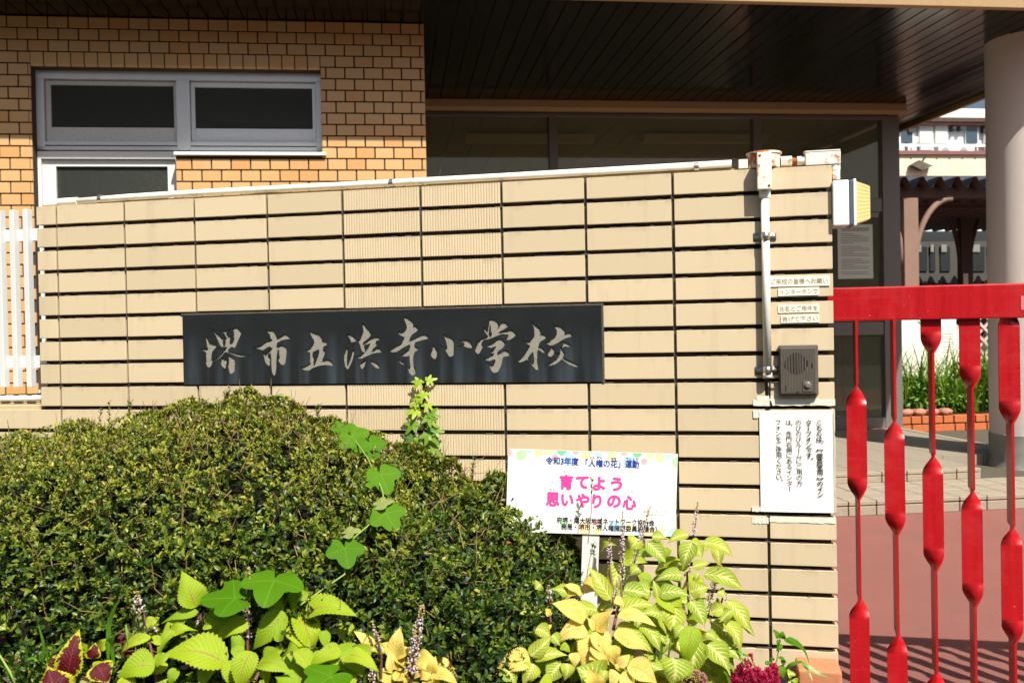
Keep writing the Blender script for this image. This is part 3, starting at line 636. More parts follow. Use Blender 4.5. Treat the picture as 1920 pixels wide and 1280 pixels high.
# weatherproof box with yellow lens on the wall end
lamp = thing('wall_end_lamp', WP(UR, -.05, 0), 'white box with yellowed ribbed lens fixed on the right end of the tiled wall', 'lamp')
fx = lambda x, y: UP(x, y, W0 - WN * .03, WN)
def lamp_u(x, y): return (fx(x, y) - W0).dot(WD)
zu, zl = (fx(1575, 342) - W0).z, (fx(1575, 426) - W0).z
ua, ub = UR + .001, lamp_u(1588, 385)
zc = (zu + zl) / 2; hz = (zu - zl) / 2
b = MB(); b.box(WP((ua + ub) / 2, zc, -.03), (ub - ua) / 2, .045, hz, WD, WN); b.build('back_box', M_BOXW, lamp, .6, bevel=.004)
uc = lamp_u(1596, 385)
b = MB(); b.box(WP((ub + uc) / 2, zc, -.03), (uc - ub) / 2, .044, hz - .001, WD, WN); b.build('gasket', M_GASK, lamp, .6, bevel=.003)
ud = lamp_u(1601, 385)
b = MB(); b.box(WP((uc + ud) / 2, zc, -.03), (ud - uc) / 2 + .0005, .046, hz + .002, WD, WN); b.build('flange', M_BOXW, lamp, .6, bevel=.003)
ue_ = lamp_u(1629, 385)
b = MB()
nn = 21
for i in range(nn):
    f0 = i / (nn - 1); z0 = -1 + 2 * f0
    for (uu, sc_, wy) in ((ud, .93, .040), (ue_ - .004, .74, .026), (ue_, .70, .022)):
        bump_ = (.0004 if i % 2 else 0)
        for sgn in (-1, 1): b.v.append(WP(uu + (bump_ if uu > ud else 0), zc + hz * sc_ * z0, -.03 + sgn * (wy + bump_)))
for i in range(nn - 1):
    for k in (0, 2):
        for sgn in (0, 1): b.f.append([i * 6 + k + sgn, (i + 1) * 6 + k + sgn, (i + 1) * 6 + k + 2 + sgn, i * 6 + k + 2 + sgn])
    b.f.append([i * 6 + 4, i * 6 + 5, (i + 1) * 6 + 5, (i + 1) * 6 + 4])
for i in (0, nn - 1): b.f += [[i * 6, i * 6 + 1, i * 6 + 3, i * 6 + 2], [i * 6 + 2, i * 6 + 3, i * 6 + 5, i * 6 + 4]]
b.build('lens', M_LENS, lamp)

# ------------------------------------------------------------------ red gate
GOFF = -.13
def GP(u, z, off=0): return W0 + WD * u + WN * (GOFF + off) + Vector((0, 0, z - W0.z))
def gu(x, y): p = UP(x, y, W0 + WN * GOFF, WN); return (p - W0).dot(WD), p.z
gate = thing('iron_gate', GP(2.6, 0), 'red iron gate of twisted flat bars standing beside the tiled wall', 'gate')
_, gz1 = gu(1600, 539); _, gz0 = gu(1600, 602)
b = MB(); b.box(GP(2.45 + 1.0, (gz0 + gz1) / 2), 1.05, .016, (gz1 - gz0) / 2, WD, WN); b.build('top_rail', M_RED, gate, .6, bevel=.004)
b = MB(); b.box(GP(3.45, .03), 1.05, .016, .03, WD, WN); b.build('bottom_rail', M_RED, gate, .6, bevel=.004)
pu, pz = gu(1919, 568)
b = MB(); b.box(GP(pu + .01, pz, .0168), .021, .0006, .018, WD, WN); b.build('worn_patch', M_PATCH, gate)
b = MB(); lathe(b, GP(pu - .001, pz, .0172), [(.0022, 0), (.0022, .0008)], 10, WN); b.build('bolt_hole', M_BLACK, gate)
P_ = None
us = [gu(x, 900)[0] for x in (1607.5, 1680, 1749.5, 1821.5, 1895)]
du = (us[-1] - us[0]) / 4
wide0 = [gu(1607, 760)[1], gu(1680, 828)[1], gu(1749, 893)[1], gu(1820, 963)[1], gu(1895, 1022)[1]]
LW = gu(1607, 760)[1] - gu(1607, 895)[1]; PER = gu(1607, 760)[1] - gu(1607, 1157)[1]; TWI = gu(1607, 720)[1] - gu(1607, 760)[1]
dz_ = (wide0[0] - wide0[4]) / 4
# angle jumps by 180 deg when phase wraps: same section mirrored, so join by building pieces
def bar_obj(u, zw):
    n = 250; z1, z0 = gz0 + .002, .05; hw_, ht = .0255, .0031; b = MB(); q = 6
    sec = [(-1 + 2 * k / q, -1) for k in range(q + 1)] + [(1 - 2 * k / q, 1) for k in range(q + 1)]; ns_ = len(sec)
    for i in range(n + 1):
        z = z1 + (z0 - z1) * i / n; s = (zw - z); per = math.floor(s / PER); ph = s - per * PER
        if ph < LW: a = 0
        elif ph < LW + TWI: x = (ph - LW) / TWI; a = 90 * (.75 * x + .25 * x * x * (3 - 2 * x))
        elif ph < PER - TWI: a = 90
        else: x = (ph - PER + TWI) / TWI; a = 90 + 90 * (.75 * x + .25 * x * x * (3 - 2 * x))
        a = R(a + 180 * per); X = WD * math.cos(a) + WN * math.sin(a); Y = -WD * math.sin(a) + WN * math.cos(a)
        for sx, sy in sec: b.v.append(GP(u, z) + X * hw_ * sx + Y * ht * sy)
    for i in range(n):
        for k in range(ns_): b.f.append([ns_ * i + k, ns_ * i + (k + 1) % ns_, ns_ * (i + 1) + (k + 1) % ns_, ns_ * (i + 1) + k])
    b.f += [list(range(ns_)), list(range(ns_ * n, ns_ * n + ns_))[::-1]]
    b.build('twisted_bar', M_RED, gate, R(40))
for i in range(12):
    bar_obj(us[0] + du * i, wide0[0] - dz_ * i)

# ------------------------------------------------------------------ white slat fence on the ledge (left)
FOFF = -.075
def FP(u, z, off=0): return W0 + WD * u + WN * (FOFF + off) + Vector((0, 0, z - W0.z))
def fu(x, y): p = UP(x, y, W0 + WN * FOFF, WN); return (p - W0).dot(WD), p.z
fence = thing('slat_fence', FP(.1, W0.z - TH * 8), 'white metal slat fence on the tiled ledge at the left edge', 'fence')
sp_ = fu(57, 560)[0] - fu(32, 560)[0]; z1 = fu(30, 395)[1]; z0 = fu(30, 725)[1]; u0 = fu(60, 560)[0]
for i in range(9):
    b = MB(); b.box(FP(u0 - sp_ * i, (z0 + z1) / 2, .012), .0088, .012, (z1 - z0) / 2, WD, WN); b.build('slat', M_FENCE, fence, .6, bevel=.0015)
for ya, yb in ((430, 453), (667, 690)):
    za, zb = fu(30, ya)[1], fu(30, yb)[1]
    b = MB(); b.box(FP(-.35, (za + zb) / 2, -.008), .50, .010, (za - zb) / 2, WD, WN); b.build('rail', M_FENCE, fence, .6, bevel=.001)
za = fu(30, 746)[1]
b = MB(); b.tube([FP(-1, za, .0), FP(.22, za, .0)], .0095, 14); b.build('bottom_tube', M_FENCE, fence, True)
b = MB(); b.box(FP(u0 + .012 + .03, fu(75, 733)[1]), .02, .008, .005, WD, WN); b.build('bracket', M_FENCE, fence)

# ------------------------------------------------------------------ canopy (soffit of dark boards, fascia)
canopy = thing('entrance_canopy', BP(3, -.5, ZS), 'wide flat entrance canopy with dark glossy board soffit and tan fascia', 'canopy')
UE = 7.2; PW = .106; VF = -.545
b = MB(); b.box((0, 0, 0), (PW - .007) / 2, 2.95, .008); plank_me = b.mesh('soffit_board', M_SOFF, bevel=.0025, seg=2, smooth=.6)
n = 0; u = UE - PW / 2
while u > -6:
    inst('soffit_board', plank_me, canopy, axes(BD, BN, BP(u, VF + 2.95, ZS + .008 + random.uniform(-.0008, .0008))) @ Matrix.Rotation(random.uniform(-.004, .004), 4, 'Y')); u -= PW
b = MB(); b.box(BP(.2, VF + 3.0, ZS + .17), 7.02, 3.0, .15, BD, BN); b.build('roof_slab', M_BLACK, canopy)
b = MB(); b.box(BP(.2, VF + .022, ZS + .014), 7.06, .026, .026, BD, BN); b.build('fascia_lip', M_TAN, canopy, bevel=.003)
b = MB(); b.box(BP(.2, VF + .042, ZS + .24), 7.06, .05, .195, BD, BN); b.build('fascia', M_PINKR, canopy, bevel=.004)
b = MB(); b.box(BP(UE + .02, VF + 3.06, ZS - .012), .02, 3.0, .026, BD, BN); b.build('edge_lip', M_TAN, canopy)
b = MB(); b.box(BP(UE + .045, VF + 3.06, ZS + .2), .045, 3.0, .18, BD, BN); b.build('edge_fascia', M_TANL, canopy)
# ------------------------------------------------------------------ brick building at left
UC = 2.452
bld = thing('brick_building', BP(0, 0, 0), 'orange glazed brick school office wall with aluminium windows beneath the canopy', 'building')
ZJ = B0.z
# opening geometry on the wall plane
oL = buz(58, 200, 0)[0]; oR = buz(602, 200, 0)[0]; oTop = buz(300, 128, 0)[1]; oMid = buz(450, 290, 0)[1]; oM = buz(334, 330, .06)[0]
RV = .085
core = MB()
def cb(u0, u1, z0, z1, v0=.012, v1=.25): core.box(BP((u0 + u1) / 2, (v0 + v1) / 2, (z0 + z1) / 2), (u1 - u0) / 2, (v1 - v0) / 2, (z1 - z0) / 2, BD, BN)
cb(-6, oL, 0, ZS); cb(oR, UC - .012, 0, ZS); cb(oL, oR, oTop, ZS); cb(oM, oR, 0, oMid); cb(oL, oM, 0, .9)
core.build('mortar_core', M_BMORTAR, bld)
BH = .07; bj = .0085
brick_cache = {}
def brick_me(w, h):
    k = (round(w, 3), round(h, 3))
    if k not in brick_cache:
        b = MB(); b.box((0, .008, 0), w / 2, .008, h / 2); brick_cache[k] = b.mesh('brick', M_BRICK, bevel=.0015, seg=1)
    return brick_cache[k]
cand = []
def add_brick(u0, u1, z0, z1):
    if u1 - u0 < .012: return
    cand.append((u0, u1, z0, z1))
vis_u0 = buz(-15, 300, 0)[0]
for k in range(-1, 33):
    z1 = ZJ - BH * k - bj / 2; z0 = z1 - BH + bj
    if z1 > ZS: z1 = ZS - .001
    off = 0 if (k % 2) else .5
    j = -3
    for j in range(-6, 24):
        a = (j + off) * BW + 0.0; c = a + BW
        a += bj / 2 + buz(75 / 6.4, 40, 0)[0] % BW * 0; c -= bj / 2
        c = min(c, UC)
        if c < vis_u0 - .1: continue
        segs = [(a, c)]
        zm = (z0 + z1) / 2
        soldier = (oTop - .002 < zm < ZJ - BH * 2 + .0)
        if zm < ZJ - BH * 2 and zm > oTop - .03: hole = (oL, oR)
        elif zm < oTop and zm > oMid: hole = (oL, oR)
        elif zm <= oMid: hole = (oL, oM)
        else: hole = None
        if hole:
            ns = []
            for (s0, s1) in segs:
                if s1 <= hole[0] or s0 >= hole[1]: ns.append((s0, s1))
                else:
                    if s0 < hole[0]: ns.append((s0, hole[0]))
                    if s1 > hole[1]: ns.append((hole[1] + .002, s1))
            segs = ns
        for s0, s1 in segs: add_brick(s0, s1, z0, z1)
def pxof(p):
    d = p - CAMP; z = d.dot(CF); return 960 + F * d.dot(CR) / z, 640 - F * d.dot(CU) / z
wt = lambda x: wuv(x, 300)[1]
def hidden(u, z):
    x, y = pxof(BP(u, 0, z))
    if x < -25 or y < -10: return True
    if x > 75: 
        tip = pxof(WP(wuv(x, 400)[0], .0625))[1]; return y > tip + 14
    return y > 775
vis = [q for q in cand if not hidden((q[0] + q[1]) / 2, (q[2] + q[3]) / 2)]
hid = [q for q in cand if hidden((q[0] + q[1]) / 2, (q[2] + q[3]) / 2)]
vis.sort(key=lambda q: -((q[1] - q[0]) * (q[3] - q[2])))
def bM(q): return axes(BD, BN, BP((q[0] + q[1]) / 2, random.uniform(-.001, .001), (q[2] + q[3]) / 2))
for q in vis[:275]: inst('brick', brick_me(q[1] - q[0], q[3] - q[2]), bld, bM(q))
b = MB()
for q in vis[275:] + hid: b.box(BP((q[0] + q[1]) / 2, .008, (q[2] + q[3]) / 2), (q[1] - q[0]) / 2, .008, (q[3] - q[2]) / 2, BD, BN)
tag(b.build('brickwork', M_BRICK, bld), kind='stuff')
print('bricks', len(vis), len(hid))
# soldier course with rounded lower edge
sw = .0735; ns = int((oR - oL) / sw); sw = (oR - oL) / ns; zt_ = ZJ - BH * 2 - bj / 2; hS = zt_ - (oTop + .002)
pr = [(0, 0), (0, -hS + .02)]
for k in range(1, 7):
    a = math.pi / 2 * k / 6; pr.append((.02 - .02 * math.cos(a), -hS + .02 - .02 * math.sin(a)))
pr += [(RV - .01, -hS), (RV - .01, -hS + .016), (.02, 0)]
b = MB(); b.prism([Vector((-(sw - .007) / 2, y, z)) for y, z in pr], (sw - .007, 0, 0)); sme = b.mesh('lintel_brick', M_BRICK, smooth=.5)
for i in range(ns): inst('lintel_brick', sme, bld, axes(BD, BN, BP(oL + sw * (i + .5), 0, zt_)))
# reveal bricks at both jambs
b = MB(); b.box((.006, RV / 2, 0), .006, RV / 2 - .002, (BH - bj) / 2); rme = b.mesh('reveal_brick', M_BRICK, bevel=.001, seg=1)
for k in range(3, 16):
    z = ZJ - BH * (k + .5)
    if z < 1.2: break
    inst('reveal_brick', rme, bld, axes(BD, BN, BP(oL - .0125, .002, z)))
    if z > oMid: inst('reveal_brick', rme, bld, axes(BD, BN, BP(oR + .0005, .002, z)))
# right side face of the brick wall (return)
b = MB()
for k in range(-1, 26):
    z = ZJ - BH * (k + .5)
    for j in range(8): b.box(BP(UC - .006, .02 + j * .1 + (.05 if k % 2 else 0) + .05, z), .006, .044, (BH - bj) / 2, BD, BN)
b2 = MB(); b2.box(BP(UC - .02, 1.0, ZS / 2), .012, .99, ZS / 2, BD, BN); b2.build('return_core', M_BMORTAR, bld)
tag(b.build('return_brickwork', M_BRICK, bld), kind='stuff')
# windows
def wq(x0, y0, x1, y1, v):    # pixel rect -> building rect on plane v (u0,u1,z0,z1)
    a = buz((x0 + x0) / 2, (y0 + y1) / 2, v)[0]; c = buz(x1, (y0 + y1) / 2, v)[0]
    z1 = buz((x0 + x1) / 2, y0, v)[1]; z0 = buz((x0 + x1) / 2, y1, v)[1]; return a, c, z0, z1
def wbox(q, v, d, name, mat, parent, bevel=.0015, sm=.6):
    b = MB(); b.box(BP((q[0] + q[1]) / 2, v + d / 2, (q[2] + q[3]) / 2), (q[1] - q[0]) / 2, d / 2, (q[3] - q[2]) / 2, BD, BN)
    return b.build(name, mat, parent, sm, bevel)
v = .075
OUT = (oL + .002, oR - .002, buz(340, 282, v)[1], oTop + .0)
def window(parent_name, out, bars, panes, mat):
    fr = MB()
    for q in bars: fr.box(BP((q[0] + q[1]) / 2, v + (q[4] if len(q) > 4 else .03) / 1 - .0, (q[2] + q[3]) / 2), (q[1] - q[0]) / 2, .03, (q[3] - q[2]) / 2, BD, BN)
    w_ = fr.build('window', mat, bld, .6, .002)
    return w_
g1 = wq(92.5, 158.5, 324, 237.5, v); g2 = wq(364, 163, 585, 240, v)
z_b1 = buz(330, 281, v)[1]; mull = (buz(331, 210, v)[0], buz(356, 210, v)[0])
bars = [(OUT[0], OUT[1], g1[3] + .030, OUT[3]), (OUT[0], OUT[0] + .045, OUT[2], g1[3] + .030), (OUT[1] - .035, OUT[1], OUT[2], g1[3] + .030), (mull[0], mull[1], OUT[2], g1[3] + .03, .026), (OUT[0], OUT[1], OUT[2], OUT[2] + .022), (OUT[0], OUT[1], OUT[2] + .03, OUT[2] + .052, .034)]
win = window('w', OUT, bars, None, M_ALU)
for gi, gq in enumerate((g1, g2)):
    s = MB(); a0, a1, c0, c1 = gq
    L = OUT[0] + .047 if gi == 0 else mull[1] + .002; Rr = mull[0] - .002 if gi == 0 else OUT[1] - .037
    Bt = OUT[2] + .054; Tp = g1[3] + .028
    for (p0, p1, q0, q1) in ((L, a0, Bt, Tp), (a1, Rr, Bt, Tp), (a0, a1, c1, Tp), (a0, a1, Bt, c0)):
        s.box(BP((p0 + p1) / 2, v + .042, (q0 + q1) / 2), (p1 - p0) / 2, .016, (q1 - q0) / 2, BD, BN)
    s.build('sash', M_ALUC if gi == 0 else M_ALU, win, .6, .0015)
    p_ = MB(); p_.box(BP((a0 + a1) / 2, v + .045, (c0 + c1) / 2), (a1 - a0) / 2 + .002, .004, (c1 - c0) / 2 + .002, BD, BN); p_.build('pane', M_PATGLASS, win)
# lower window
g3 = wq(104, 311, 314, 470, v)
out3 = (OUT[0], oM - .002, .95, OUT[2] - .008)
bars = [(out3[0], out3[1], g3[3] + .042, out3[3]), (out3[0], out3[0] + .02, out3[2], g3[3] + .042), (out3[1] - .015, out3[1], out3[2], g3[3] + .042)]
win2 = window('w', out3, bars, None, M_FENCE)
s = MB(); a0, a1, c0, c1 = g3
for (p0, p1, q0, q1) in ((out3[0] + .02, a0, c0, g3[3] + .04), (a1, out3[1] - .015, c0, g3[3] + .04), (a0, a1, c1, g3[3] + .04)):
    s.box(BP((p0 + p1) / 2, v + .040, (q0 + q1) / 2), (p1 - p0) / 2, .016, (q1 - q0) / 2, BD, BN)
s.build('sash', M_FENCE, win2, .6, .002)
p_ = MB(); p_.box(BP((a0 + a1) / 2, v + .046, (c0 + c1) / 2), (a1 - a0) / 2 + .002, .004, (c1 - c0) / 2, BD, BN); p_.build('pane', M_PATGLASS2, win2)
# sill
b = MB(); sz = buz(470, 288, -.02)[1]; b.box(BP((oM + oR) / 2 + .01, .03, sz), (oR - oM) / 2 + .015, .055, .010, BD, BN); b.build('sill', M_FENCE, bld, .6, .002)

# ------------------------------------------------------------------ glazed entrance
VG = 1.95
ent = thing('glazed_entrance', BP(4.5, VG, .15), 'dark glazed entrance hall with grey bronze frames behind the tiled wall', 'entrance')
zb = buz(1250, 217, VG)[1]
uEnd = 6.72
b = MB(); b.prism([BP(UC, VG - .03, ZS - .001), BP(UC, VG + .14, ZS - .001), BP(UC, VG + .14, zb + .012), BP(UC, VG + .03, zb + .012), BP(UC, VG - .03, zb + .055)], BD * (uEnd - UC)); b.build('header_beam', M_TAN, ent, bevel=.003)
uP = buz(1688, 400, VG)[0]; uP0 = buz(1656, 400, VG)[0]; FZ = .146
def ebox(u0, u1, z0, z1, v0, d, name, mat, bevel=.002):
    b = MB(); b.box(BP((u0 + u1) / 2, v0 + d / 2, (z0 + z1) / 2), (u1 - u0) / 2, d / 2, (z1 - z0) / 2, BD, BN); return b.build(name, mat, ent, .6, bevel)
ebox(UC, uP, zb - .015, zb + .012, VG, .07, 'top_rail', M_BRONZE)
posts = [(buz(1030, 260, VG)[0], buz(1046, 260, VG)[0]), (buz(1413, 260, VG)[0], buz(1429, 260, VG)[0]), (uP0, uP)]
for a, c in posts: ebox(a, c, FZ, zb - .015, VG, .09, 'mullion', M_BRONZE)
ebox(UC, UC + .05, FZ, zb - .015, VG, .07, 'mullion', M_BRONZE)
ztr = (buz(1620, 397, VG)[1], buz(1620, 372, VG)[1]); ztr2 = (buz(1620, 628, VG)[1], buz(1620, 604, VG)[1]); zbt = (buz(1620, 806, VG)[1], buz(1620, 784, VG)[1])
ebox(posts[1][1], uP0, *ztr, VG + .01, .06, 'transom', M_BRONZE)
ebox(buz(1500, 500, VG)[0], uP0, *ztr2, VG + .01, .06, 'transom', M_BRONZE)
ebox(buz(1500, 500, VG)[0], uP0, FZ, zbt[1], VG + .005, .06, 'kick_rail', M_BRONZE)
ebox(UC, posts[1][1], FZ, FZ + .2, VG + .01, .06, 'kick_rail', M_BRONZE)
PM_ = axes(BD, BN, BP(0, VG + .04, 0))
def pane(u0, u1, z0, z1):
    b = MB(); b.box(((u0 + u1) / 2, 0, (z0 + z1) / 2), (u1 - u0) / 2, .003, (z1 - z0) / 2); b.build('pane', M_GLASS, ent, M=PM_)
pane(UC + .05, posts[0][0], FZ + .2, zb - .015); pane(posts[0][1], posts[1][0], FZ + .2, zb - .015)
pane(posts[1][1], uP0, ztr[1], zb - .015); pane(posts[1][1], uP0, ztr2[1], ztr[0]); pane(posts[1][1], uP0, zbt[1], ztr2[0])
# right side glazing, running back
DV = 3.2
b = MB(); b.box((DV / 2, 0, (FZ + zb) / 2), DV / 2 - .05, .003, (zb - FZ) / 2 - .02); b.build('pane', M_GLASS, ent, M=axes(BN, -BD, BP(uP - .04, VG + .09, 0)))
for vv in (1.1, 2.2, 3.25): 
    b = MB(); b.box(BP(uP - .04, VG + vv, (FZ + zb) / 2), .035, .03, (zb - FZ) / 2, BD, BN); b.build('mullion', M_BRONZE, ent)
b = MB(); b.box(BP(uP - .04, VG + .1 + DV / 2, zb + .05), .05, DV / 2, .05, BD, BN); b.build('side_beam', M_BRONZE, ent)
# interior
M_ICEIL = plain('pale_green_ceiling_board', (.48, .50, .36), .7, .05, 10, 0)
M_IWALL = plain('dim_interior_wall', (.5, .5, .4), .8, .1, 5, 0)
M_FIX = plain('light_fitting_enamel', (.88, .90, .82), .4, .05, 10, 0)
pitchc = .25; u = UC + .1
b = MB()
b.box((0, 0, 0), pitchc / 2 - .004, (DV + 1) / 2, .006); cme = b.mesh('ceiling_board', M_ICEIL)
while u < uP - .1:
    inst('ceiling_board', cme, ent, axes(BD, BN, BP(u + pitchc / 2, VG + .1 + (DV + 1) / 2, ZS - .02))); u += pitchc
b = MB(); b.box(BP((UC + uP) / 2, VG + DV + 1.1, ZS / 2), (uP - UC) / 2, .05, ZS / 2, BD, BN); b.build('back_wall', M_IWALL, ent)
b = MB(); b.box(BP(UC - .03, VG + .1 + DV / 2 + .5, ZS / 2), .03, DV / 2 + .5, ZS / 2, BD, BN); b.build('left_wall', M_IWALL, ent)
for (x, y) in ((993, 262), (1320, 262)):
    d = ray(x, y); tt = (ZS - .09 - H) / d.z; p = CAMP + d * tt
    b = MB(); b.prism([p + BD * s * .62 + BN * q + Vector((0, 0, z)) for s in (-1,) for q, z in ((-.14, .028), (-.06, -.03), (.06, -.03), (.14, .028))], BD * 1.24); o = b.build('ceiling_light', M_FIX, ent)
b = MB(); c0 = BP(UC + .03, VG - .05, buz(814, 258, VG)[1]); c1 = BP(UC + .03, VG - .05, buz(814, 360, VG)[1])
b.tube([c0 - BD * .03, c0, c1, c1 - BD * .03], .008, 8); b.build('pull_handle', M_BLACK, ent)  # thin black bracket at the left end of the glazing
# paper notice on the door glass
na = wq(1574, 420, 1640, 522, VG)
nt = thing('door_notice', BP((na[0] + na[1]) / 2, VG, na[2]), 'pale printed sheet hanging inside the entrance door glass', 'notice')
M_PAPERG = plain('greenish_paper', (.72, .78, .70), .7, .04, 10, 0)
b = MB(); b.box(BP((na[0] + na[1]) / 2, VG + .032, (na[2] + na[3]) / 2), (na[1] - na[0]) / 2, .0008, (na[3] - na[2]) / 2, BD, BN); b.build('paper', M_PAPERG, nt)
b = MB(); nl = 26
for i in range(nl):
    z = na[3] - .035 - (na[3] - na[2] - .06) * i / nl; wdt = (na[1] - na[0]) / 2 * (.8 if i < 2 else random.choice([.35, .8, .82, .78, .6]))
    if i % 7 == 2: continue
    b.box(BP((na[0] + na[1]) / 2 - ((na[1] - na[0]) / 2 * .82 - wdt) * (i > 1), VG + .0305, z), wdt, .0004, .0055 if i < 2 else .0028, BD, BN)
b.build('printed_line', M_GINK, nt)

# ------------------------------------------------------------------ steps and floor
steps = thing('entrance_steps', BP(4.8, -.9, 0), 'low beige tiled steps and platform in front of the glazed entrance', 'steps')
L1, L2 = .083, .144; V1, V2 = -.904, -.346
b = MB(); b.box(BP(3.5, (V1 + .01 + 2.2) / 2, (L1 - .012) / 2 - .03), 5.5, (2.2 - V1 - .01) / 2, (L1 - .012) / 2 + .03, BD, BN)
b.build('step_base', M_MORTAR_G, steps)
b = MB(); b.box((2.25, (V2 + .012 + VG + 3) / 2, (L1 - .02 + L2) / 2), 3.65, (VG + 3 - V2 - .012) / 2, (L2 - L1 + .02) / 2); b.build('platform_floor', M_FLOOR, steps, M=axes(BD, BN, BP(0, 0, 0)))
b = MB(); b.box((6.245, (.25 + VG) / 2, (L1 - .02 + L2) / 2 - .001), .345, (VG - .25) / 2, (L2 - L1 + .02) / 2); b.build('platform_floor', M_FLOOR, steps, M=axes(BD, BN, BP(0, 0, 0)))
b = MB(); b.box(BP(6.62, (.25 + VG) / 2, L2 / 2), .035, (VG - .25) / 2 - .001, L2 / 2 + .004, BD, BN); b.build('edge_strip', M_STONE, steps, bevel=.004)
w = .166
def slab(u0, u1, v0, v1, z0, z1, name='step_tile'):
    b = MB(); b.box(((u0 + u1) / 2, (v0 + v1) / 2, (z0 + z1) / 2), (u1 - u0) / 2 - .003, (v1 - v0) / 2 - .003, (z1 - z0) / 2); return b
tm = {}
def tl(kind, hx, hy, hz):
    if kind not in tm:
        b = MB(); b.box((0, 0, 0), hx, hy, hz); tm[kind] = b.mesh('step_tile', M_STONE, bevel=.003, seg=1)
    return tm[kind]
u = 3.9
while u < 8.6:
    inst('step_tile', tl('r1', w / 2 - .003, .01, (L1 - .03) / 2), steps, axes(BD, BN, BP(u + w / 2, V1 + random.uniform(-.001, .001), (L1 - .03) / 2)))
    inst('step_tile', tl('n1', w / 2 - .003, .035, .012), steps, axes(BD, BN, BP(u + w / 2, V1 + .023, L1 - .012 + random.uniform(-.001, .001))))
    for q in range(3):
        vd = (V2 - V1 - .06) / 3
        inst('step_tile', tl('t1', w / 2 - .003, vd / 2 - .003, .01), steps, axes(BD, BN, BP(u + w / 2, V1 + .06 + vd * (q + .5), L1 - .0105 + random.uniform(-.0008, .0008))))
    if u + w < 5.93:
        inst('step_tile', tl('r2', w / 2 - .003, .01, (L2 - L1 - .022) / 2), steps, axes(BD, BN, BP(u + w / 2, V2, (L1 + L2 - .022) / 2)))
        inst('step_tile', tl('n2', w / 2 - .003, .04, .011), steps, axes(BD, BN, BP(u + w / 2, V2 + .028, L2 - .007)))
    u += w
# right portico column
CC = Vector((3.58, 6.54, 0)); CRD = .27
colm = thing('portico_column', CC, 'thick white rendered round column with grey cement base holding up the canopy', 'column')
b = MB(); lathe(b, CC, [(CRD, .3), (CRD, ZS + .01)], 64); b.build('shaft', M_COLW, colm, R(40))
b = MB(); lathe(b, CC, [(CRD + .045, -.0), (CRD + .02, .07), (CRD + .004, .12), (CRD + .004, .298), (CRD - .004, .302)], 64); b.build('base', M_COLB, colm, R(30))

# ------------------------------------------------------------------ behind: planter, signs, covered walkway, school
VP = 2.45
def bxy(x, y, v): u, z = buz(x, y, v); return u, z
pl_ = thing('brick_planter', BP(7.2, VP, 0), 'orange brick garden planter beside the entrance hall', 'planter')
ptop = buz(1770, 777, VP)[1]
b = MB(); b.box(BP(8.0, VP + .9, ptop / 2 - .01), 1.75, .88, ptop / 2 - .01, BD, BN); b.build('planter_core', M_MORTAR_G, pl_)
bme = {}
for k in range(4):
    z = ptop - .078 * (k + .5); u = uP + .02 - (k % 2) * .11
    while u < 9.6:
        wd = random.choice([.215, .215, .105])
        key = wd
        if key not in bme:
            b_ = MB(); b_.box((0, 0, 0), wd / 2 - .006, .05, .033); bme[key] = b_.mesh('brick', M_REDBR, bevel=.005, seg=2, smooth=.6)
        if z > -.03: inst('brick', bme[key], pl_, axes(BD, BN, BP(u + wd / 2, VP + random.uniform(-.004, .004), z)) @ Matrix.Rotation(random.uniform(-.01, .01), 4, 'Y'))
        u += wd
def rock(c, r, seed):
    rr = random.Random(seed); bm = bmesh.new(); bmesh.ops.create_icosphere(bm, subdivisions=3, radius=1)
    for v_ in bm.verts:
        n_ = v_.co.normalized(); k = 1 + .18 * math.sin(n_.x * 3 + seed) * math.cos(n_.y * 4 + seed) + .08 * math.sin(n_.z * 9 + n_.x * 7 + seed)
        v_.co = Vector((n_.x * r[0] * k, n_.y * r[1] * k, n_.z * r[2] * k))
    me = bpy.data.meshes.new('garden_stone'); bm.to_mesh(me); bm.free(); me.materials.append(M_ROCK)
    for p in me.polygons: p.use_smooth = True
    return me
for i, x in enumerate((1698, 1722, 1748, 1772)):
    u, z = buz(x, 772, VP + .02)
    o = inst('garden_stone', rock(None, (.075, .07, .034), i + 3), None, axes(BD, BN, BP(u, VP + .03, ptop + .026)))
    tag(o, ['pinkish rough stone on the planter brick nearest the entrance post', 'second pinkish stone from the entrance post on the planter', 'third pinkish stone from the entrance post on the planter', 'pinkish stone furthest right in the row on the planter'][i], 'stone', 'stones on the brick planter')

def m_leaf(name, c1, c2, trans=.35, rough=.4, spec=.4, attr=False, scale=25):
    t = NT(name); 
    if attr:
        a = t.n('ShaderNodeAttribute'); a.attribute_name = 'Col'; col = a.outputs[0]
    else: col = t.mix(t.noise(scale, 3), c1, c2)
    t.set(t.p.inputs['Base Color'], col); t.p.inputs['Roughness'].default_value = rough; t.p.inputs['Specular IOR Level'].default_value = spec
    tl_ = t.n('ShaderNodeBsdfTranslucent'); t.set(tl_.inputs[0], t.mix(.5, col, (.5, .6, .05), 'MULTIPLY') if False else col)
    mx = t.n('ShaderNodeMixShader'); mx.inputs[0].default_value = trans; t.t.links.new(t.p.outputs[0], mx.inputs[1]); t.t.links.new(tl_.outputs[0], mx.inputs[2]); t.t.links.new(mx.outputs[0], t.o.inputs[0])
    return t.m
M_FERN = m_leaf('bright_sword_leaf', (.10, .22, .015), (.20, .32, .02), .4)
M_SHRUBB = m_leaf('dark_shrub_leaf', None, None, .25, attr=True)
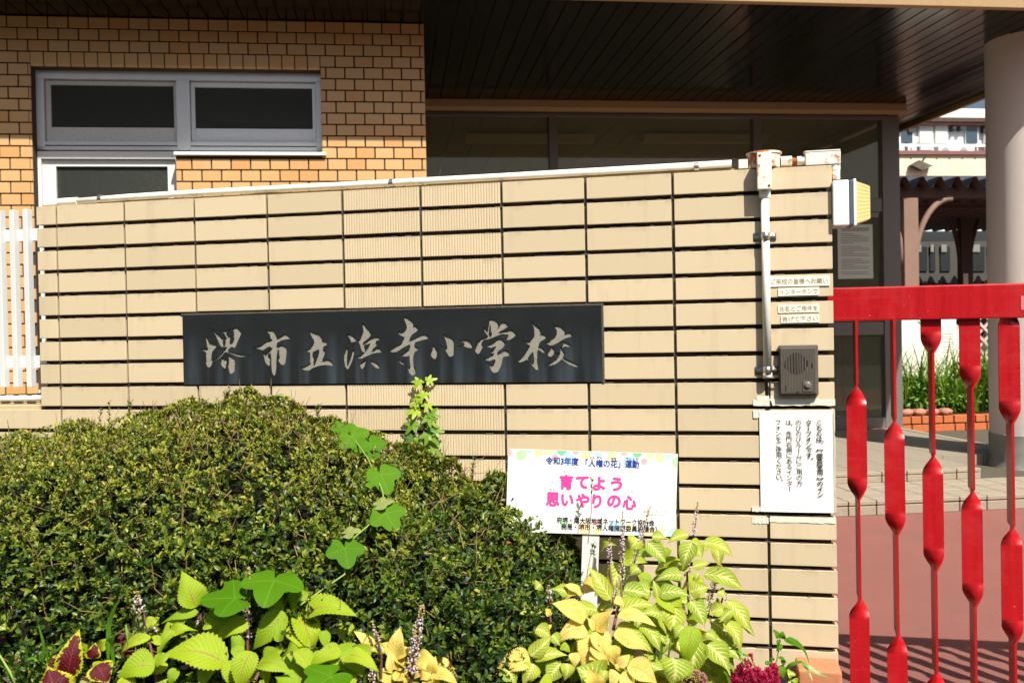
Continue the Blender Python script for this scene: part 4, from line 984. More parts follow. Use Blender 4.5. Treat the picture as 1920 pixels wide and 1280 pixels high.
def np_mesh(name, verts, faces, mat, colors=None, smooth=False):
    me = bpy.data.meshes.new(name); nv = len(verts); nf = len(faces); k = faces.shape[1]
    me.vertices.add(nv); me.vertices.foreach_set('co', verts.astype(np.float32).ravel())
    me.loops.add(nf * k); me.loops.foreach_set('vertex_index', faces.astype(np.int32).ravel())
    me.polygons.add(nf); me.polygons.foreach_set('loop_start', np.arange(nf, dtype=np.int32) * k)
    try: me.polygons.foreach_set('loop_total', np.full(nf, k, dtype=np.int32))
    except Exception: pass
    me.update(calc_edges=True)
    if colors is not None:
        a = me.color_attributes.new('Col', 'FLOAT_COLOR', 'POINT'); c4 = np.ones((nv, 4), np.float32); c4[:, :3] = colors; a.data.foreach_set('color', c4.ravel())
    me.materials.append(mat)
    if smooth: me.polygons.foreach_set('use_smooth', np.ones(nf, bool))
    return me
def unit(a): return a / np.maximum(np.linalg.norm(a, axis=-1, keepdims=True), 1e-9)
def leaf_cloud(base, dirv, nrm, L, Wd, col, fold=.25, curl=.15):
    """small 6-vertex folded leaves: base points, directions, normals (n,3)"""
    n = len(base); d = unit(dirv); side = unit(np.cross(d, nrm)); up = np.cross(side, d)
    L = L[:, None]; Wd = Wd[:, None]
    v0 = base; tip = base + d * L - up * L * curl
    m1 = base + d * L * .40 + up * Wd * .0; m2 = base + d * L * .75 - up * L * curl * .4
    l1 = base + d * L * .38 + side * Wd * .5 + up * Wd * fold; r1 = base + d * L * .38 - side * Wd * .5 + up * Wd * fold
    l2 = base + d * L * .74 + side * Wd * .40 + up * (Wd * fold * .8) - up * L * curl * .4; r2 = base + d * L * .74 - side * Wd * .40 + up * (Wd * fold * .8) - up * L * curl * .4
    V = np.stack([v0, m1, m2, tip, l1, l2, r1, r2], 1).reshape(-1, 3)
    b = (np.arange(n) * 8)[:, None]
    F_ = np.concatenate([b + np.array([[0, 1, 4]]), b + np.array([[1, 2, 5]]), b + np.array([[1, 5, 4]]), b + np.array([[2, 3, 5]]), b + np.array([[0, 6, 1]]), b + np.array([[1, 7, 2]]), b + np.array([[1, 6, 7]]), b + np.array([[2, 7, 3]])], 0)
    C = np.repeat(col, 8, 0)
    return V, F_, C
# ferns/grass in the planter
def blades(n, fn, mat, name, parent=None, stuff=True):
    b = MB()
    for i in range(n):
        p, h, w_, lean = fn(i); a = random.uniform(0, 6.28); d = Vector((math.cos(a), math.sin(a), 0)); s = Vector((-d.y, d.x, 0)); k0 = len(b.v); m = 5
        for j in range(m + 1):
            f = j / m; c = p + Vector((0, 0, h * (f - .25 * lean * f * f))) + d * (h * lean * f * f); ww = w_ * (1 - f ** 2.2) * (.5 + f if f < .5 else 1) + .0006
            b.v += [c - s * ww, c + s * ww]
        for j in range(m): b.f.append([k0 + 2 * j, k0 + 2 * j + 1, k0 + 2 * j + 3, k0 + 2 * j + 2])
    o = b.build(name, mat, parent, True)
    return o
soil_p = MB(); soil_p.box(BP(8.0, VP + .9, ptop - .012), 1.7, .84, .01, BD, BN); soil_p.build('planter_soil', M_SOIL, pl_)
def fn(i):
    return BP(random.uniform(uP + .1, 9.2), VP + random.uniform(.12, .9), ptop), random.uniform(.25, .82), random.uniform(.006, .012), random.uniform(.15, .9)
o = blades(900, fn, M_FERN, 'sword_leaf_plants'); tag(o, 'bright green sword-leaved plants growing in the brick planter', 'plants', kind='stuff')
def shrub(name, ctr, rad, n, L, pal, label, cat, kind='stuff', mat=None, seed=0):
    rg = np.random.default_rng(seed); d = unit(rg.normal(size=(n, 3))); rr = rg.uniform(.55, 1.0, (n, 1)) * (1 + .18 * np.sin(d[:, :1] * 7 + seed) + .12 * np.cos(d[:, 2:] * 9))
    base = np.array(ctr) + d * rr * np.array(rad); dv = unit(d + rg.normal(size=(n, 3)) * .7); nr = unit(rg.normal(size=(n, 3)) + np.array([0, -.3, 1.]))
    Ls = rg.uniform(.7, 1.2, n) * L; ci = rg.integers(0, len(pal), n); col = np.array(pal)[ci] * rg.uniform(.7, 1.25, (n, 1))
    V, F_, C = leaf_cloud(base, dv, nr, Ls, Ls * .5, col)
    o = attach(bpy.data.objects.new(name, np_mesh(name, V, F_, mat or M_SHRUBB, C)), None); tag(o, label, cat, kind=kind); return o
GP_ = [(.03, .08, .01), (.06, .14, .015), (.10, .20, .02), (.15, .22, .03)]
c_ = BP(7.35, VP + .45, ptop + .13); shrub('planter_shrub', c_, (.5, .35, .2), 4500, .05, [(.05, .14, .012), (.10, .22, .02), (.16, .3, .03)], 'low leafy green groundcover over the planter edge', 'plants', seed=3)
c_ = BP(8.3, VP + .5, ptop + .2); shrub('planter_shrub', c_, (.7, .4, .25), 5000, .05, [(.05, .14, .012), (.10, .22, .02), (.16, .3, .03)], 'leafy green shrub in the planter behind the column', 'shrub', seed=4)

# white notice boards behind the plants
M_BOARD = plain('cream_notice_board', (.80, .78, .68), .6, .03, 10, 0); M_GREENP = plain('green_print', (.02, .38, .14), .5, .03, 10, 0)
VB = 4.3
sg = thing('garden_notice_board', BP(8, VB, 0), 'cream notice board with green oval behind the planter grasses', 'notice board')
q = wq(1690, 560, 1792, 760, VB); b = MB(); b.box(BP((q[0] + q[1]) / 2, VB, (q[2] + q[3]) / 2), (q[1] - q[0]) / 2, .015, (q[3] - q[2]) / 2, BD, BN); b.build('board', M_BOARD, sg)
oc = buz(1740, 602, VB - .02); b = MB(); pts = []
for k in range(28):
    a = 2 * math.pi * k / 28; pts.append(BP(oc[0] + .135 * math.copysign(abs(math.cos(a)) ** .7, math.cos(a)), VB - .016, oc[1] + .035 * math.copysign(abs(math.sin(a)) ** .8, math.sin(a))))
b.prism(pts, BN * -.002); b.build('green_oval', M_GREENP, sg)
me = text_mesh('N', .07, .001, 'CENTER'); me.materials.clear(); me.materials.append(M_BOARD); nu = buz(1724, 602, VB - .02)
inst('lettering', me, sg, axes(BD, BN, BP(nu[0], VB - .0195, nu[1])) @ TXT)
b = MB()
for i in range(9): b.box(BP(buz(1776, 650, VB)[0], VB - .0165, oc[1] - .12 - i * .03), .07, .0005, .004, BD, BN)
b.build('printed_line', M_GINK, sg)
sg2 = thing('garden_notice_board', BP(8.6, VB + .3, 0), 'smaller cream board half behind the green oval board', 'notice board')
q = wq(1780, 616, 1798, 760, VB + .1); b = MB(); b.box(BP((q[0] + q[1]) / 2, VB + .1, (q[2] + q[3]) / 2), (q[1] - q[0]) / 2, .015, (q[3] - q[2]) / 2, BD, BN); b.build('board', M_BOARD, sg2)
# lattice
lat = thing('lattice_fence', BP(9, VB + .3, 0), 'pale criss-cross lattice fence beside the column', 'fence')
M_LATT = plain('pinkish_grey_lattice', (.50, .40, .36), .7, .08, 20, 0)
lu, lz = buz(1845, 640, VB + .3)
for sg_ in (-1, 1):
    for i in range(-5, 6):
        X = (BD * sg_ + UPV).normalized(); b = MB(); b.box(BP(lu + i * .16, VB + .3 + sg_ * .006, lz), .75, .005, .016, X, BN, X.cross(BN)); b.build('lath', M_LATT, lat)

# covered walkway
VWK = 7.2
M_CREAM = plain('cream_metal_fascia', (.66, .60, .46), .6, .05, 6, 0, dirt=(.5, .42, .3)); M_BROWN = plain('dark_brown_steel', (.055, .025, .018), .6, .1, 10, 0)
M_CORR = plain('brown_corrugated_sheet', (.10, .085, .075), .6, .1, 10, 0); M_POST = plain('faded_salmon_post', (.22, .135, .10), .7, .1, 6, 0); M_MAROON = plain('maroon_trim', (.20, .09, .08), .6, .1, 10, 0)
wk = thing('covered_walkway', BP(9, VWK, 0), 'covered walkway with cream fascia, corrugated roof and brown arched frame', 'walkway')
fz1 = buz(1770, 292, VWK)[1]; fz0 = buz(1770, 331, VWK)[1]
b = MB(); b.box(BP(9.5, VWK - .03, (fz0 + fz1) / 2), 5.0, .03, (fz1 - fz0) / 2, BD, BN); b.build('fascia', M_CREAM, wk)
b = MB(); b.box(BP(9.5, VWK - .05, fz1 + .022), 5.0, .05, .022, BD, BN); b.build('fascia_cap', M_MAROON, wk)
b = MB()
for i in range(14):
    u, z = buz(1560 + i * 24, 298, VWK); b.box(BP(u, VWK - .065, z), .009, .006, .008, BD, BN)
b.build('bolt', M_CORR, wk)
b = MB(); du_ = buz(1785, 340, VWK)[0] - buz(1752, 340, VWK)[0]; uu = buz(1695, 340, VWK)[0] - 8 * du_; hc = fz0 - buz(1770, 351, VWK)[1]
k0 = 0; prof = []
for i in range(30):
    s = uu + i * du_; prof += [(s, fz0 - .0), (s + du_ * .18, fz0 - .0), (s + du_ * .5, fz0 - hc), (s + du_ * .68, fz0 - hc)]
for (s, z) in prof: b.v += [BP(s, VWK + .02, z), BP(s, VWK + 5.5, z - .1)]
for i in range(len(prof) - 1): b.f.append([2 * i, 2 * i + 2, 2 * i + 3, 2 * i + 1])
b.build('corrugated_roof', M_CORR, wk)
for (yy0, yy1, vv) in ((352, 372, VWK + .25), (384, 391, VWK + 1.5), (352, 372, VWK + 3.6)):
    q0, q1 = buz(1770, yy1, vv)[1], buz(1770, yy0, vv)[1]
    b = MB(); b.box(BP(9.5, vv, (q0 + q1) / 2), 4.6, .05, (q1 - q0) / 2, BD, BN); b.build('beam', M_BROWN, wk)
def arch(parent, v, x0, y0, x1, y1, mat, th=.05, flip=1):
    a = buz(x0, y0, v); c = buz(x1, y1, v); b = MB(); pts = []
    for k in range(13):
        f = k / 12 * math.pi / 2; pts.append(BP(c[0] + (a[0] - c[0]) * math.cos(f), v, a[1] + (c[1] - a[1]) * math.sin(f)))
    b.tube(pts, th, 8); b.build('arch_brace', mat, parent, True)
for (xa, xb, vv, mat) in ((1691, 1718, VWK + .2, M_POST), (1798, 1820, VWK + 3.6, M_BROWN), (1600, 1612, VWK + 3.6, M_BROWN)):
    q0 = buz(xa, 450, vv)[0]; q1 = buz(xb, 450, vv)[0]; zt2 = buz(1770, 372, vv)[1]
    b = MB(); b.box(BP((q0 + q1) / 2, vv, zt2 / 2), (q1 - q0) / 2, .07, zt2 / 2, BD, BN); b.build('post', mat, wk, bevel=.01)
    arch(wk, vv, xb - 2, 500, xb + 66, 372, mat, .045); arch(wk, vv, xa + 2, 500, xa - 66, 372, mat, .045)
# small vertical sign on the far post
M_SIGNW = plain('small_white_sign', (.7, .68, .6), .6, .04, 20, 0)
q = wq(1805, 513, 1814, 545, VWK + 3.5); sgn = thing('post_sign', BP(q[0], VWK + 3.5, q[2]), 'small white vertical sign on the brown walkway post', 'sign')
b = MB(); b.box(BP((q[0] + q[1]) / 2, VWK + 3.48, (q[2] + q[3]) / 2), (q[1] - q[0]) / 2, .006, (q[3] - q[2]) / 2, BD, BN); b.build('plate', M_SIGNW, sgn)
# wall lamp on the fascia
la = thing('weathered_wall_lamp', BP(*([buz(1722, 312, VWK)[0], VWK, 3])), 'dark weathered diamond shaped fitting on the cream fascia', 'fitting')
u, z = buz(1718, 313, VWK); hx = buz(1738, 313, VWK)[0] - u
b = MB(); b.prism([BP(u + hx * a, VWK - .16, z + hx * c) for a, c in ((-1, .0), (-.25, .42), (1.0, -.08), (.0, -.45))], BN * .09); b.build('hood', plain('weathered_dark_metal', (.09, .085, .06), .7, .4, 12, .3, dirt=(.3, .27, .2)), la)
b = MB(); b.tube([BP(u + hx * .1, VWK - .1, z + hx * .2), BP(u + hx * .45, VWK - .12, z + hx * .75)], .012, 8); b.build('arm', M_BROWN, la)
# back wall of the walkway : dim wall with windows, hedge in sun beyond
bw = thing('low_back_building', BP(9, VWK + 6, 0), 'dim single storey block seen through the walkway', 'building')
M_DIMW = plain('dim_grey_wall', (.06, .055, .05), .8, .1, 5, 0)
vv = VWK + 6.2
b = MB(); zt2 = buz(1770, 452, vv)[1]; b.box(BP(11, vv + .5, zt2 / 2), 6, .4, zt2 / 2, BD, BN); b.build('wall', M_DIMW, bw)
M_PALEC = plain('pale_curtain', (.20, .21, .19), .8, .1, 10, 0); M_DKGL = plain('dark_window', (.02, .025, .03), .15, .1, 10, 0)
for (x0, x1) in ((1714, 1742), (1747, 1757), (1767, 1785), (1826, 1850), (1856, 1880)):
    q = wq(x0, 462, x1, 508, vv); b = MB(); b.box(BP((q[0] + q[1]) / 2, vv + .09, (q[2] + q[3]) / 2), (q[1] - q[0]) / 2, .02, (q[3] - q[2]) / 2, BD, BN); w_ = b.build('window', M_DKGL, bw)
    q2 = wq(x0, 458, x1 - (x1 - x0) * .45, 472, vv); b = MB(); b.box(BP((q2[0] + q2[1]) / 2, vv + .05, (q2[2] + q2[3]) / 2), (q2[1] - q2[0]) / 2, .015, (q2[3] - q2[2]) / 2, BD, BN); b.build('curtain', M_PALEC, w_)
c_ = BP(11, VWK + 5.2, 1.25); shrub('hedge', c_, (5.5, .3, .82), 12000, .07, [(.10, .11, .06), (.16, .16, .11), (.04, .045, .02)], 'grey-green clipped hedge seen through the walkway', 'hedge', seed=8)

# school building far behind
VS = 26
sc = thing('school_building', BP(20, VS, 0), 'white two-tone school block with brown eaves behind the walkway', 'building')
M_SCW = plain('bluish_white_panel', (.66, .72, .78), .6, .03, 2, 0); M_SCW2 = plain('white_panel', (.80, .80, .76), .6, .03, 2, 0); M_CURT = plain('pale_curtained_glass', (.58, .64, .64), .4, .08, 6, 0)
M_DKB = plain('dark_brown_eave', (.07, .035, .025), .7, .05, 5, 0); M_WGL = plain('blue_grey_window_glass', (.05, .085, .12), .1, .05, 5, 0); M_VENT = plain('black_vent', (.03, .03, .035), .6, .1, 5, 0)
def sbox(x0, y0, x1, y1, dv, th, name, mat, parent=sc):
    zx = lambda X, Y: (1680 + X / 10.667, 190 + Y / 10.667)
    a = zx(x0, y0); c = zx(x1, y1); q = wq(a[0], a[1], c[0], c[1], VS - dv)
    b = MB(); b.box(BP((q[0] + q[1]) / 2, VS - dv + th / 2, (q[2] + q[3]) / 2), (q[1] - q[0]) / 2, th / 2, (q[3] - q[2]) / 2, BD, BN); return b.build(name, mat, parent)
sbox(-2500, 460, 3500, 2600, 0, 6, 'wall', M_SCW)
sbox(-2500, 140, 3500, 318, .3, 6.5, 'parapet', M_SCW2)
sbox(-2500, 318, 3500, 400, .36, 6.5, 'eave', M_DKB); sbox(-2500, 400, 3500, 455, .30, 6.4, 'eave_soffit', M_MAROON)
sbox(-2500, 855, 3500, 905, .12, .12, 'sill_band', M_SCW2); sbox(-2500, 700, 470, 820, .08, .08, 'sill_band', M_SCW2)
sbox(-2500, 985, 3500, 1035, .9, .9, 'lower_eave', M_MAROON)
per = 1300
for off in (-2600, -1300, 0, 1300, 2600):
    for (x0, y0, x1, y1, mt) in ((455, 470, 745, 850, M_CURT), (770, 470, 1040, 850, M_CURT), (1395, 500, 1650, 845, M_WGL), (475, 900, 750, 985, M_CURT), (1550, 915, 1640, 985, M_WGL)):
        w_ = sbox(x0 + off, y0, x1 + off, y1, .10, .05, 'window', M_SCW2); sbox(x0 + off + 18, y0 + 14, x1 + off - 18, y1 - 10, .13, .03, 'pane', mt, w_)
    for (x0, x1) in ((1110, 1205), (1260, 1345)):
        q = wq(1680 + (x0 + off) / 10.667, 190 + 500 / 10.667, 1680 + (x1 + off) / 10.667, 190 + 595 / 10.667, VS - .2)
        b = MB(); lathe(b, BP((q[0] + q[1]) / 2, VS - .02, (q[2] + q[3]) / 2), [((q[1] - q[0]) / 2, 0), ((q[1] - q[0]) / 2, .2), ((q[1] - q[0]) * .3, .24)], 20, -BN); b.build('round_vent', M_VENT, sc, .6)
for (x0, x1) in ((255, 375), (1755, 1900)): sbox(x0, 510, x1, 620, .2, .2, 'square_vent', M_VENT)
for (x0, x1) in ((40, 170), (225, 410)):
    w_ = sbox(x0, 830, x1, 985, .10, .05, 'window', M_SCW2); sbox(x0 + 12, 845, x1 - 12, 985, .13, .03, 'pane', M_CURT, w_)
for i, x in enumerate((890, 1250)):
    u, z = buz(1680 + (x + 100) / 10.667, 190 + 950 / 10.667, VS - .5)
    ac = thing('outdoor_unit', BP(u, VS - .6, z - .3), ['white air conditioner unit on the school ledge, left of two', 'white air conditioner unit on the school ledge, right of two'][i], 'air conditioner', 'air conditioners on the school ledge')
    b = MB(); b.box(BP(u, VS - .5, z - .12), .34, .13, .2, BD, BN); b.build('casing', M_SCW2, ac, bevel=.02)
    b = MB(); lathe(b, BP(u - .08, VS - .63, z - .12), [(.15, 0), (.15, .01)], 20, -BN); b.build('fan_grille', M_GINK, ac)

# ------------------------------------------------------------------ campaign sign board on a white post
ZSG = 2.42
tl_, tr_, br_ = U(953, 841, ZSG), U(1271, 851, ZSG), U(1268, 1006, ZSG)
sx = (tr_ - tl_); sw_ = sx.length; sx.normalize(); sn = Vector((0, -1, 0)); sy = sn.cross(sx).normalized()
if sy.z < 0: sy = -sy
sh = abs((br_ - tr_).dot(sy))
sc0 = (tl_ + tr_) / 2 - sy * sh / 2
sn = sx.cross(sy).normalized()          # towards the camera if right handed
if sn.y > 0: sn = -sn
def frame(loc, X, Y_in, Z): return Matrix(((X.x, Y_in.x, Z.x, loc.x), (X.y, Y_in.y, Z.y, loc.y), (X.z, Y_in.z, Z.z, loc.z), (0, 0, 0, 1)))
SM = frame(sc0, sx, -sn, sy)
sgn_ = thing('campaign_sign', Vector((sc0.x, sc0.y, .17)), 'white sign board with pink and navy lettering on a white post before the wall', 'sign')
b = MB(); b.box((0, .002, 0), sw_ / 2, .002, sh / 2); b.build('board', M_PAPER, sgn_, M=SM)
def spx(x, y):
    p = UP(x, y, sc0, sn) - sc0; return p.dot(sx), p.dot(sy)
pc = buz; b = MB()
a0 = spx(1092, 1010); a1 = spx(1124, 1010)
b.box(((a0[0] + a1[0]) / 2, .0095, -sh / 2 - .35 + .13), (a1[0] - a0[0]) / 2, .005, .42); b.build('post', M_FENCE, sgn_, M=SM, bevel=.001)
def zs(X, Y): return spx(930 + X / 5.333, 830 + Y / 5.333)
def stx(s, X, Y, wpx, size, mat, bold=0):
    x, y = zs(X, Y); text(s, size, mat, sgn_, rot_in(SM @ Matrix.Translation((0, -.0009, 0)), (x, y)), bold, width=wpx / 5.333 / F * ZSG)
stx('令和3年度', 662, 180, 330, .0205, M_NAVY, .0005)
stx('「人権の花」', 1070, 203, 350, .0205, M_NAVY, .0005)
stx('運動', 1360, 212, 140, .0205, M_NAVY, .0005)
for s, X, Y, w_ in (('じん', 965, 143, 52), ('けん', 1038, 146, 52), ('はな', 1178, 153, 50), ('うん', 1328, 157, 50), ('どう', 1395, 160, 50)): stx(s, X, Y, w_, .0075, M_NAVY, .0002)
for s, X, Y, w_ in (('そだ', 703, 287, 58), ('おも', 565, 465, 58), ('こころ', 1327, 498, 88)): stx(s, X, Y, w_, .0085, M_GINK)
for ch, X, Y in (('育', 703, 390), ('て', 862, 393), ('よ', 1030, 405), ('う', 1205, 410)): stx(ch, X, Y, 140 if ch == '育' else 128 if ch != 'う' else 118, .0385, M_PINK, .0017)
for ch, X, Y in (('思', 568, 560), ('い', 714, 570), ('や', 868, 573), ('り', 1010, 580), ('の', 1180, 582), ('心', 1335, 595)): stx(ch, X, Y, {'い': 125, 'り': 95}.get(ch, 138), .0385, M_PINK, .0017)
stx('人権イメージキャラクター', 1592, 684, 275, .0075, M_GINK); stx('人KENあゆみちゃん', 1592, 716, 210, .0075, M_GINK)
stx('府堺・南大阪地域ネットワーク協議会', 1095, 783, 980, .0168, M_INK, .00035)
stx('務局・堺市・堺人権擁護委員協議会）', 1130, 848, 960, .0168, M_INK, .00035)
dotc = {'pale_red': (.80, .42, .42), 'pale_green': (.45, .70, .40), 'deep_green': (.20, .55, .35), 'pale_blue': (.45, .66, .84), 'pale_yellow': (.85, .80, .38), 'pale_orange': (.86, .66, .40)}
DM = {k: plain(k + '_print', v, .4, .03, 10, 0) for k, v in dotc.items()}
def sdot(X, Y, r, k, lay):
    x, y = zs(X, Y); rr = r / 5.333 / F * ZSG; b = MB(); pts = []
    for i in range(26):
        a = 2 * math.pi * i / 26; px_, pz_ = x + rr * math.cos(a), y + rr * math.sin(a)
        px_ = max(-sw_ / 2 + .0004, min(sw_ / 2 - .0004, px_)); pz_ = max(-sh / 2 + .0004, min(sh / 2 - .0004, pz_)); pts.append((px_, -.00025 - lay * .00003, pz_))
    b.quad(*pts); b.build('printed_dot', DM[k], sgn_, M=SM)
for n_, (X, Y, r, k) in enumerate([(125, 95, 35, 'pale_red'), (252, 122, 54, 'pale_green'), (330, 55, 50, 'pale_blue'), (428, 90, 48, 'pale_yellow'), (525, 80, 45, 'pale_orange'), (590, 140, 32, 'pale_red'), (660, 75, 50, 'deep_green'), (725, 160, 68, 'pale_blue'), (800, 85, 32, 'pale_red'), (895, 120, 50, 'pale_yellow'), (940, 60, 50, 'pale_green'), (1025, 95, 45, 'pale_blue'), (1165, 140, 48, 'pale_yellow'), (1150, 70, 45, 'pale_green'), (1280, 90, 35, 'pale_red'), (1330, 190, 60, 'pale_blue'), (1415, 95, 50, 'deep_green'), (1480, 183, 32, 'pale_red'), (1545, 120, 40, 'pale_orange'), (1642, 145, 50, 'pale_yellow'), (1720, 120, 45, 'pale_blue'), (1815, 190, 55, 'pale_green'),
        (680, 800, 45, 'pale_green'), (885, 850, 65, 'pale_orange'), (1010, 885, 40, 'pale_yellow'), (1000, 800, 32, 'pale_red'), (1195, 830, 60, 'pale_blue'), (1340, 840, 34, 'pale_yellow'), (1520, 905, 60, 'pale_orange'), (1672, 860, 26, 'pale_yellow'), (1790, 925, 80, 'pale_blue'), (1420, 900, 40, 'pale_blue')]):
    sdot(X, Y, r, k, n_ % 4 + (n_ // 4) * .2)

# ------------------------------------------------------------------ azalea bush
bush = thing('azalea_bush', (-.75, 2.5, .17), 'large rounded small-leaved azalea bush hiding the lower left of the tiled wall', 'bush')
M_BUSH = m_leaf('azalea_leaf', None, None, .22, .40, .36, attr=True)
XT = np.array([-2.2, -1.75, -1.5, -1.25, -1.0, -.8, -.6, -.48, -.40, -.2, 0, .08, .14, .19, .23]); 
ZTp = np.array([.66, .71, .765, .83, .88, .89, .868, .84, .80, .745, .660, .59, .52, .45, .34])
YC = 2.80
def bush_Z(x, y):
    for i in range(140):
        Z = 1.5 + i * .01; p = U(x, y, Z)
        if p.x > .2: continue
        top_ = float(np.interp(p.x, XT, ZTp)); yr = 1.02 - .30 * max(0, (p.x + .2) / .4) ** 2
        d = (2.72 - p.y) / yr
        if d <= 0: return Z
        if d < 1 and p.z < top_ * max(0, math.cos(math.asin(min(1, d ** 1.3)))) ** .87: return Z
    return 2.6
def wall_y(x): return W0.y + (x - W0.x) * (-math.tan(YW)) - .03
def bush_h(x, y):
    top_ = np.interp(x, XT, ZTp); x = np.asarray(x, float)
    yr = 1.02 - .30 * np.clip((x + .2) / .4, 0, 1) ** 2
    d = np.clip((2.72 - y) / yr, -1, 1); d = np.where(d < 0, 0, d)
    h = top_ * np.sqrt(np.clip(1 - d ** 2.6, 0, 1))
    lump = .018 * np.sin(x * 9 + 1) * np.cos(y * 8) + .014 * np.sin(x * 23 + y * 17) + .010 * np.sin(x * 41 - y * 37)
    return h + lump
# sample points on the surface (param by x and arc angle)
NS = 25000
def surf(n, rg):
    x = rg.uniform(-2.15, .235, n); ph = rg.uniform(-.28, 1, n)
    top_ = np.interp(x, XT, ZTp)
    yr = 1.02 - .30 * np.clip((x + .2) / .4, 0, 1) ** 2 - .42 * np.clip((x - .0) / .24, 0, 1) ** 2
    a = np.clip(ph, 0, 1) * math.pi / 2
    y = np.where(ph > 0, 2.72 - yr * np.sin(a) ** (2 / 2.6), 2.72 - ph * .6); z = top_ * np.where(ph > 0, np.maximum(np.cos(a), 0) ** (2 / 2.3), 1)
    y = np.minimum(y, wall_y(x) - .02)
    lump = 1 + .030 * np.sin(x * 9 + 1 + y * 5) + .022 * np.sin(x * 21 + z * 19) + .018 * np.sin(x * 43 - z * 37 + y * 11)
    c = np.stack([np.clip(x, -3, .0) , np.full(n, 2.62), np.full(n, .25)], 1)
    P = np.stack([x, y, z], 1)
    nn = np.stack([np.where(x > .0, (x - .0) * 3.2, 0) + 0 * x, (y - 2.75) / 1.0 ** 2 * (ph > 0), z * 1.0 / .85], 1)
    P = c + (P - c) * lump[:, None]
    return P, unit(nn)
rg = np.random.default_rng(5)
P, N_ = surf(NS, rg)
depth = rg.uniform(0, 1, NS) ** 1.5 * .11; P = P - N_ * depth[:, None]
keep = P[:, 2] > .16; P, N_, depth = P[keep], N_[keep], depth[keep]
# hollows in the foliage
hol = np.sin(P[:, 0] * 12.5 + P[:, 2] * 5) * np.sin(P[:, 2] * 13 + P[:, 0] * 3) + .6 * np.sin(P[:, 0] * 31 + 2) * np.sin(P[:, 2] * 27 + P[:, 1] * 9)
P = P - N_ * np.clip(hol - .45, 0, 1)[:, None] * .07
NR = len(P); twig = unit(N_ + rg.normal(size=(NR, 3)) * .55 + np.array([0, -.1, .35]))
K = 7
B_ = np.repeat(P, K, 0); T_ = np.repeat(twig, K, 0); n_ = len(B_)
az = rg.uniform(0, 2 * np.pi, n_); o1 = unit(np.cross(T_, np.array([.3, .5, .8]))); o2 = np.cross(T_, o1)
rad = o1 * np.cos(az)[:, None] + o2 * np.sin(az)[:, None]
spread = rg.uniform(.35, 1.25, n_)[:, None]
D_ = unit(T_ * .9 + rad * spread); Nn = unit(T_ * spread * 1.2 - rad * .8 + rg.normal(size=(n_, 3)) * .25)
B_ = B_ - T_ * rg.uniform(0, .014, n_)[:, None]
Ls = rg.uniform(.009, .0185, n_); Ls *= np.repeat(rg.uniform(.75, 1.2, NR), K) * np.where(np.repeat(P[:, 2], K) > .68, .82, 1.0)
Wd = Ls * rg.uniform(.36, .48, n_)
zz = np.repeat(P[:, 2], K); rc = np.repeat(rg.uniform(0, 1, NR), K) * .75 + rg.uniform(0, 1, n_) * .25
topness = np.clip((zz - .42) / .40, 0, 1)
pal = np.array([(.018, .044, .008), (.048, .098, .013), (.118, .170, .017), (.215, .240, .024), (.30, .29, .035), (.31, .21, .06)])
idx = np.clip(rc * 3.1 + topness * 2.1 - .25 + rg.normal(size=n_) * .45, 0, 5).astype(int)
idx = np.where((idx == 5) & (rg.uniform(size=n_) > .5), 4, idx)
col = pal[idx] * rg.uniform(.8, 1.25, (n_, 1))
rl = rg.uniform(size=n_) > .9985; col[rl] = (.35, .06, .02)
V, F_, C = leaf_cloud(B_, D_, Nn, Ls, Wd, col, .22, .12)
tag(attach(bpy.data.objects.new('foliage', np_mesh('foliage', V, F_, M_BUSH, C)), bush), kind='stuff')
# inner foliage, sparse, and a near-black hull added to block light
M_TWIG = plain('brown_twig', (.26, .17, .07), .8, .3, 60, .2)
P2, N2 = surf(5200, rg); b = MB()
for i in range(1500):
    p = Vector(P2[i]); n0 = Vector(N2[i]); 
    if p.z < .2: continue
    d = (n0 + Vector(rg.normal(size=3)) * .6).normalized(); L_ = rg.uniform(.05, .14); p0 = p - n0 * .07
    mid = p0 + d * L_ * .5 + Vector(rg.normal(size=3)) * .008; b.tube([p0, mid, p0 + d * L_ * rg.uniform(.7, 1.0)], [.0013, .001, .0006], 4, False)
tag(b.build('twigs', M_TWIG, bush), kind='stuff')
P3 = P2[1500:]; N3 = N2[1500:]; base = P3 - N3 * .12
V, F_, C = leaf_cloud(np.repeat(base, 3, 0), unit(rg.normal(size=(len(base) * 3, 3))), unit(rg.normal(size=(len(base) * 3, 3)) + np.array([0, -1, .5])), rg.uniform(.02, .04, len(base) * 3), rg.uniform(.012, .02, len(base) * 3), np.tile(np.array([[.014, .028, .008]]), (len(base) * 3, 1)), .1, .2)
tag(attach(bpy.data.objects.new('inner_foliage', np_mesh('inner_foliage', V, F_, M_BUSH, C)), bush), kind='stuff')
M_DARKF = plain('dead_inner_twigs', (.012, .012, .006), .95, .4, 40, 1, .1)  # near-black colour of the light-blocking hull, keeps the bush interior dark
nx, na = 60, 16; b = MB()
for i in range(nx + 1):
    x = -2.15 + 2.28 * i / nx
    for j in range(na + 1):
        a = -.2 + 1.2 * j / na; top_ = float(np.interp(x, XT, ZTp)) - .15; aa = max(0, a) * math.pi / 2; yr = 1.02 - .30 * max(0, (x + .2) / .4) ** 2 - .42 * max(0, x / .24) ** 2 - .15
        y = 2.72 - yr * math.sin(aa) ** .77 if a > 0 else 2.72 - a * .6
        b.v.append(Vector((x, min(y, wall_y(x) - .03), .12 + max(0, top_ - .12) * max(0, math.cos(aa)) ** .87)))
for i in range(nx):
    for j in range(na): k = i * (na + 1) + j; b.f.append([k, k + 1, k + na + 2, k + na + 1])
tag(b.build('twig_core', M_DARKF, bush), kind='stuff')
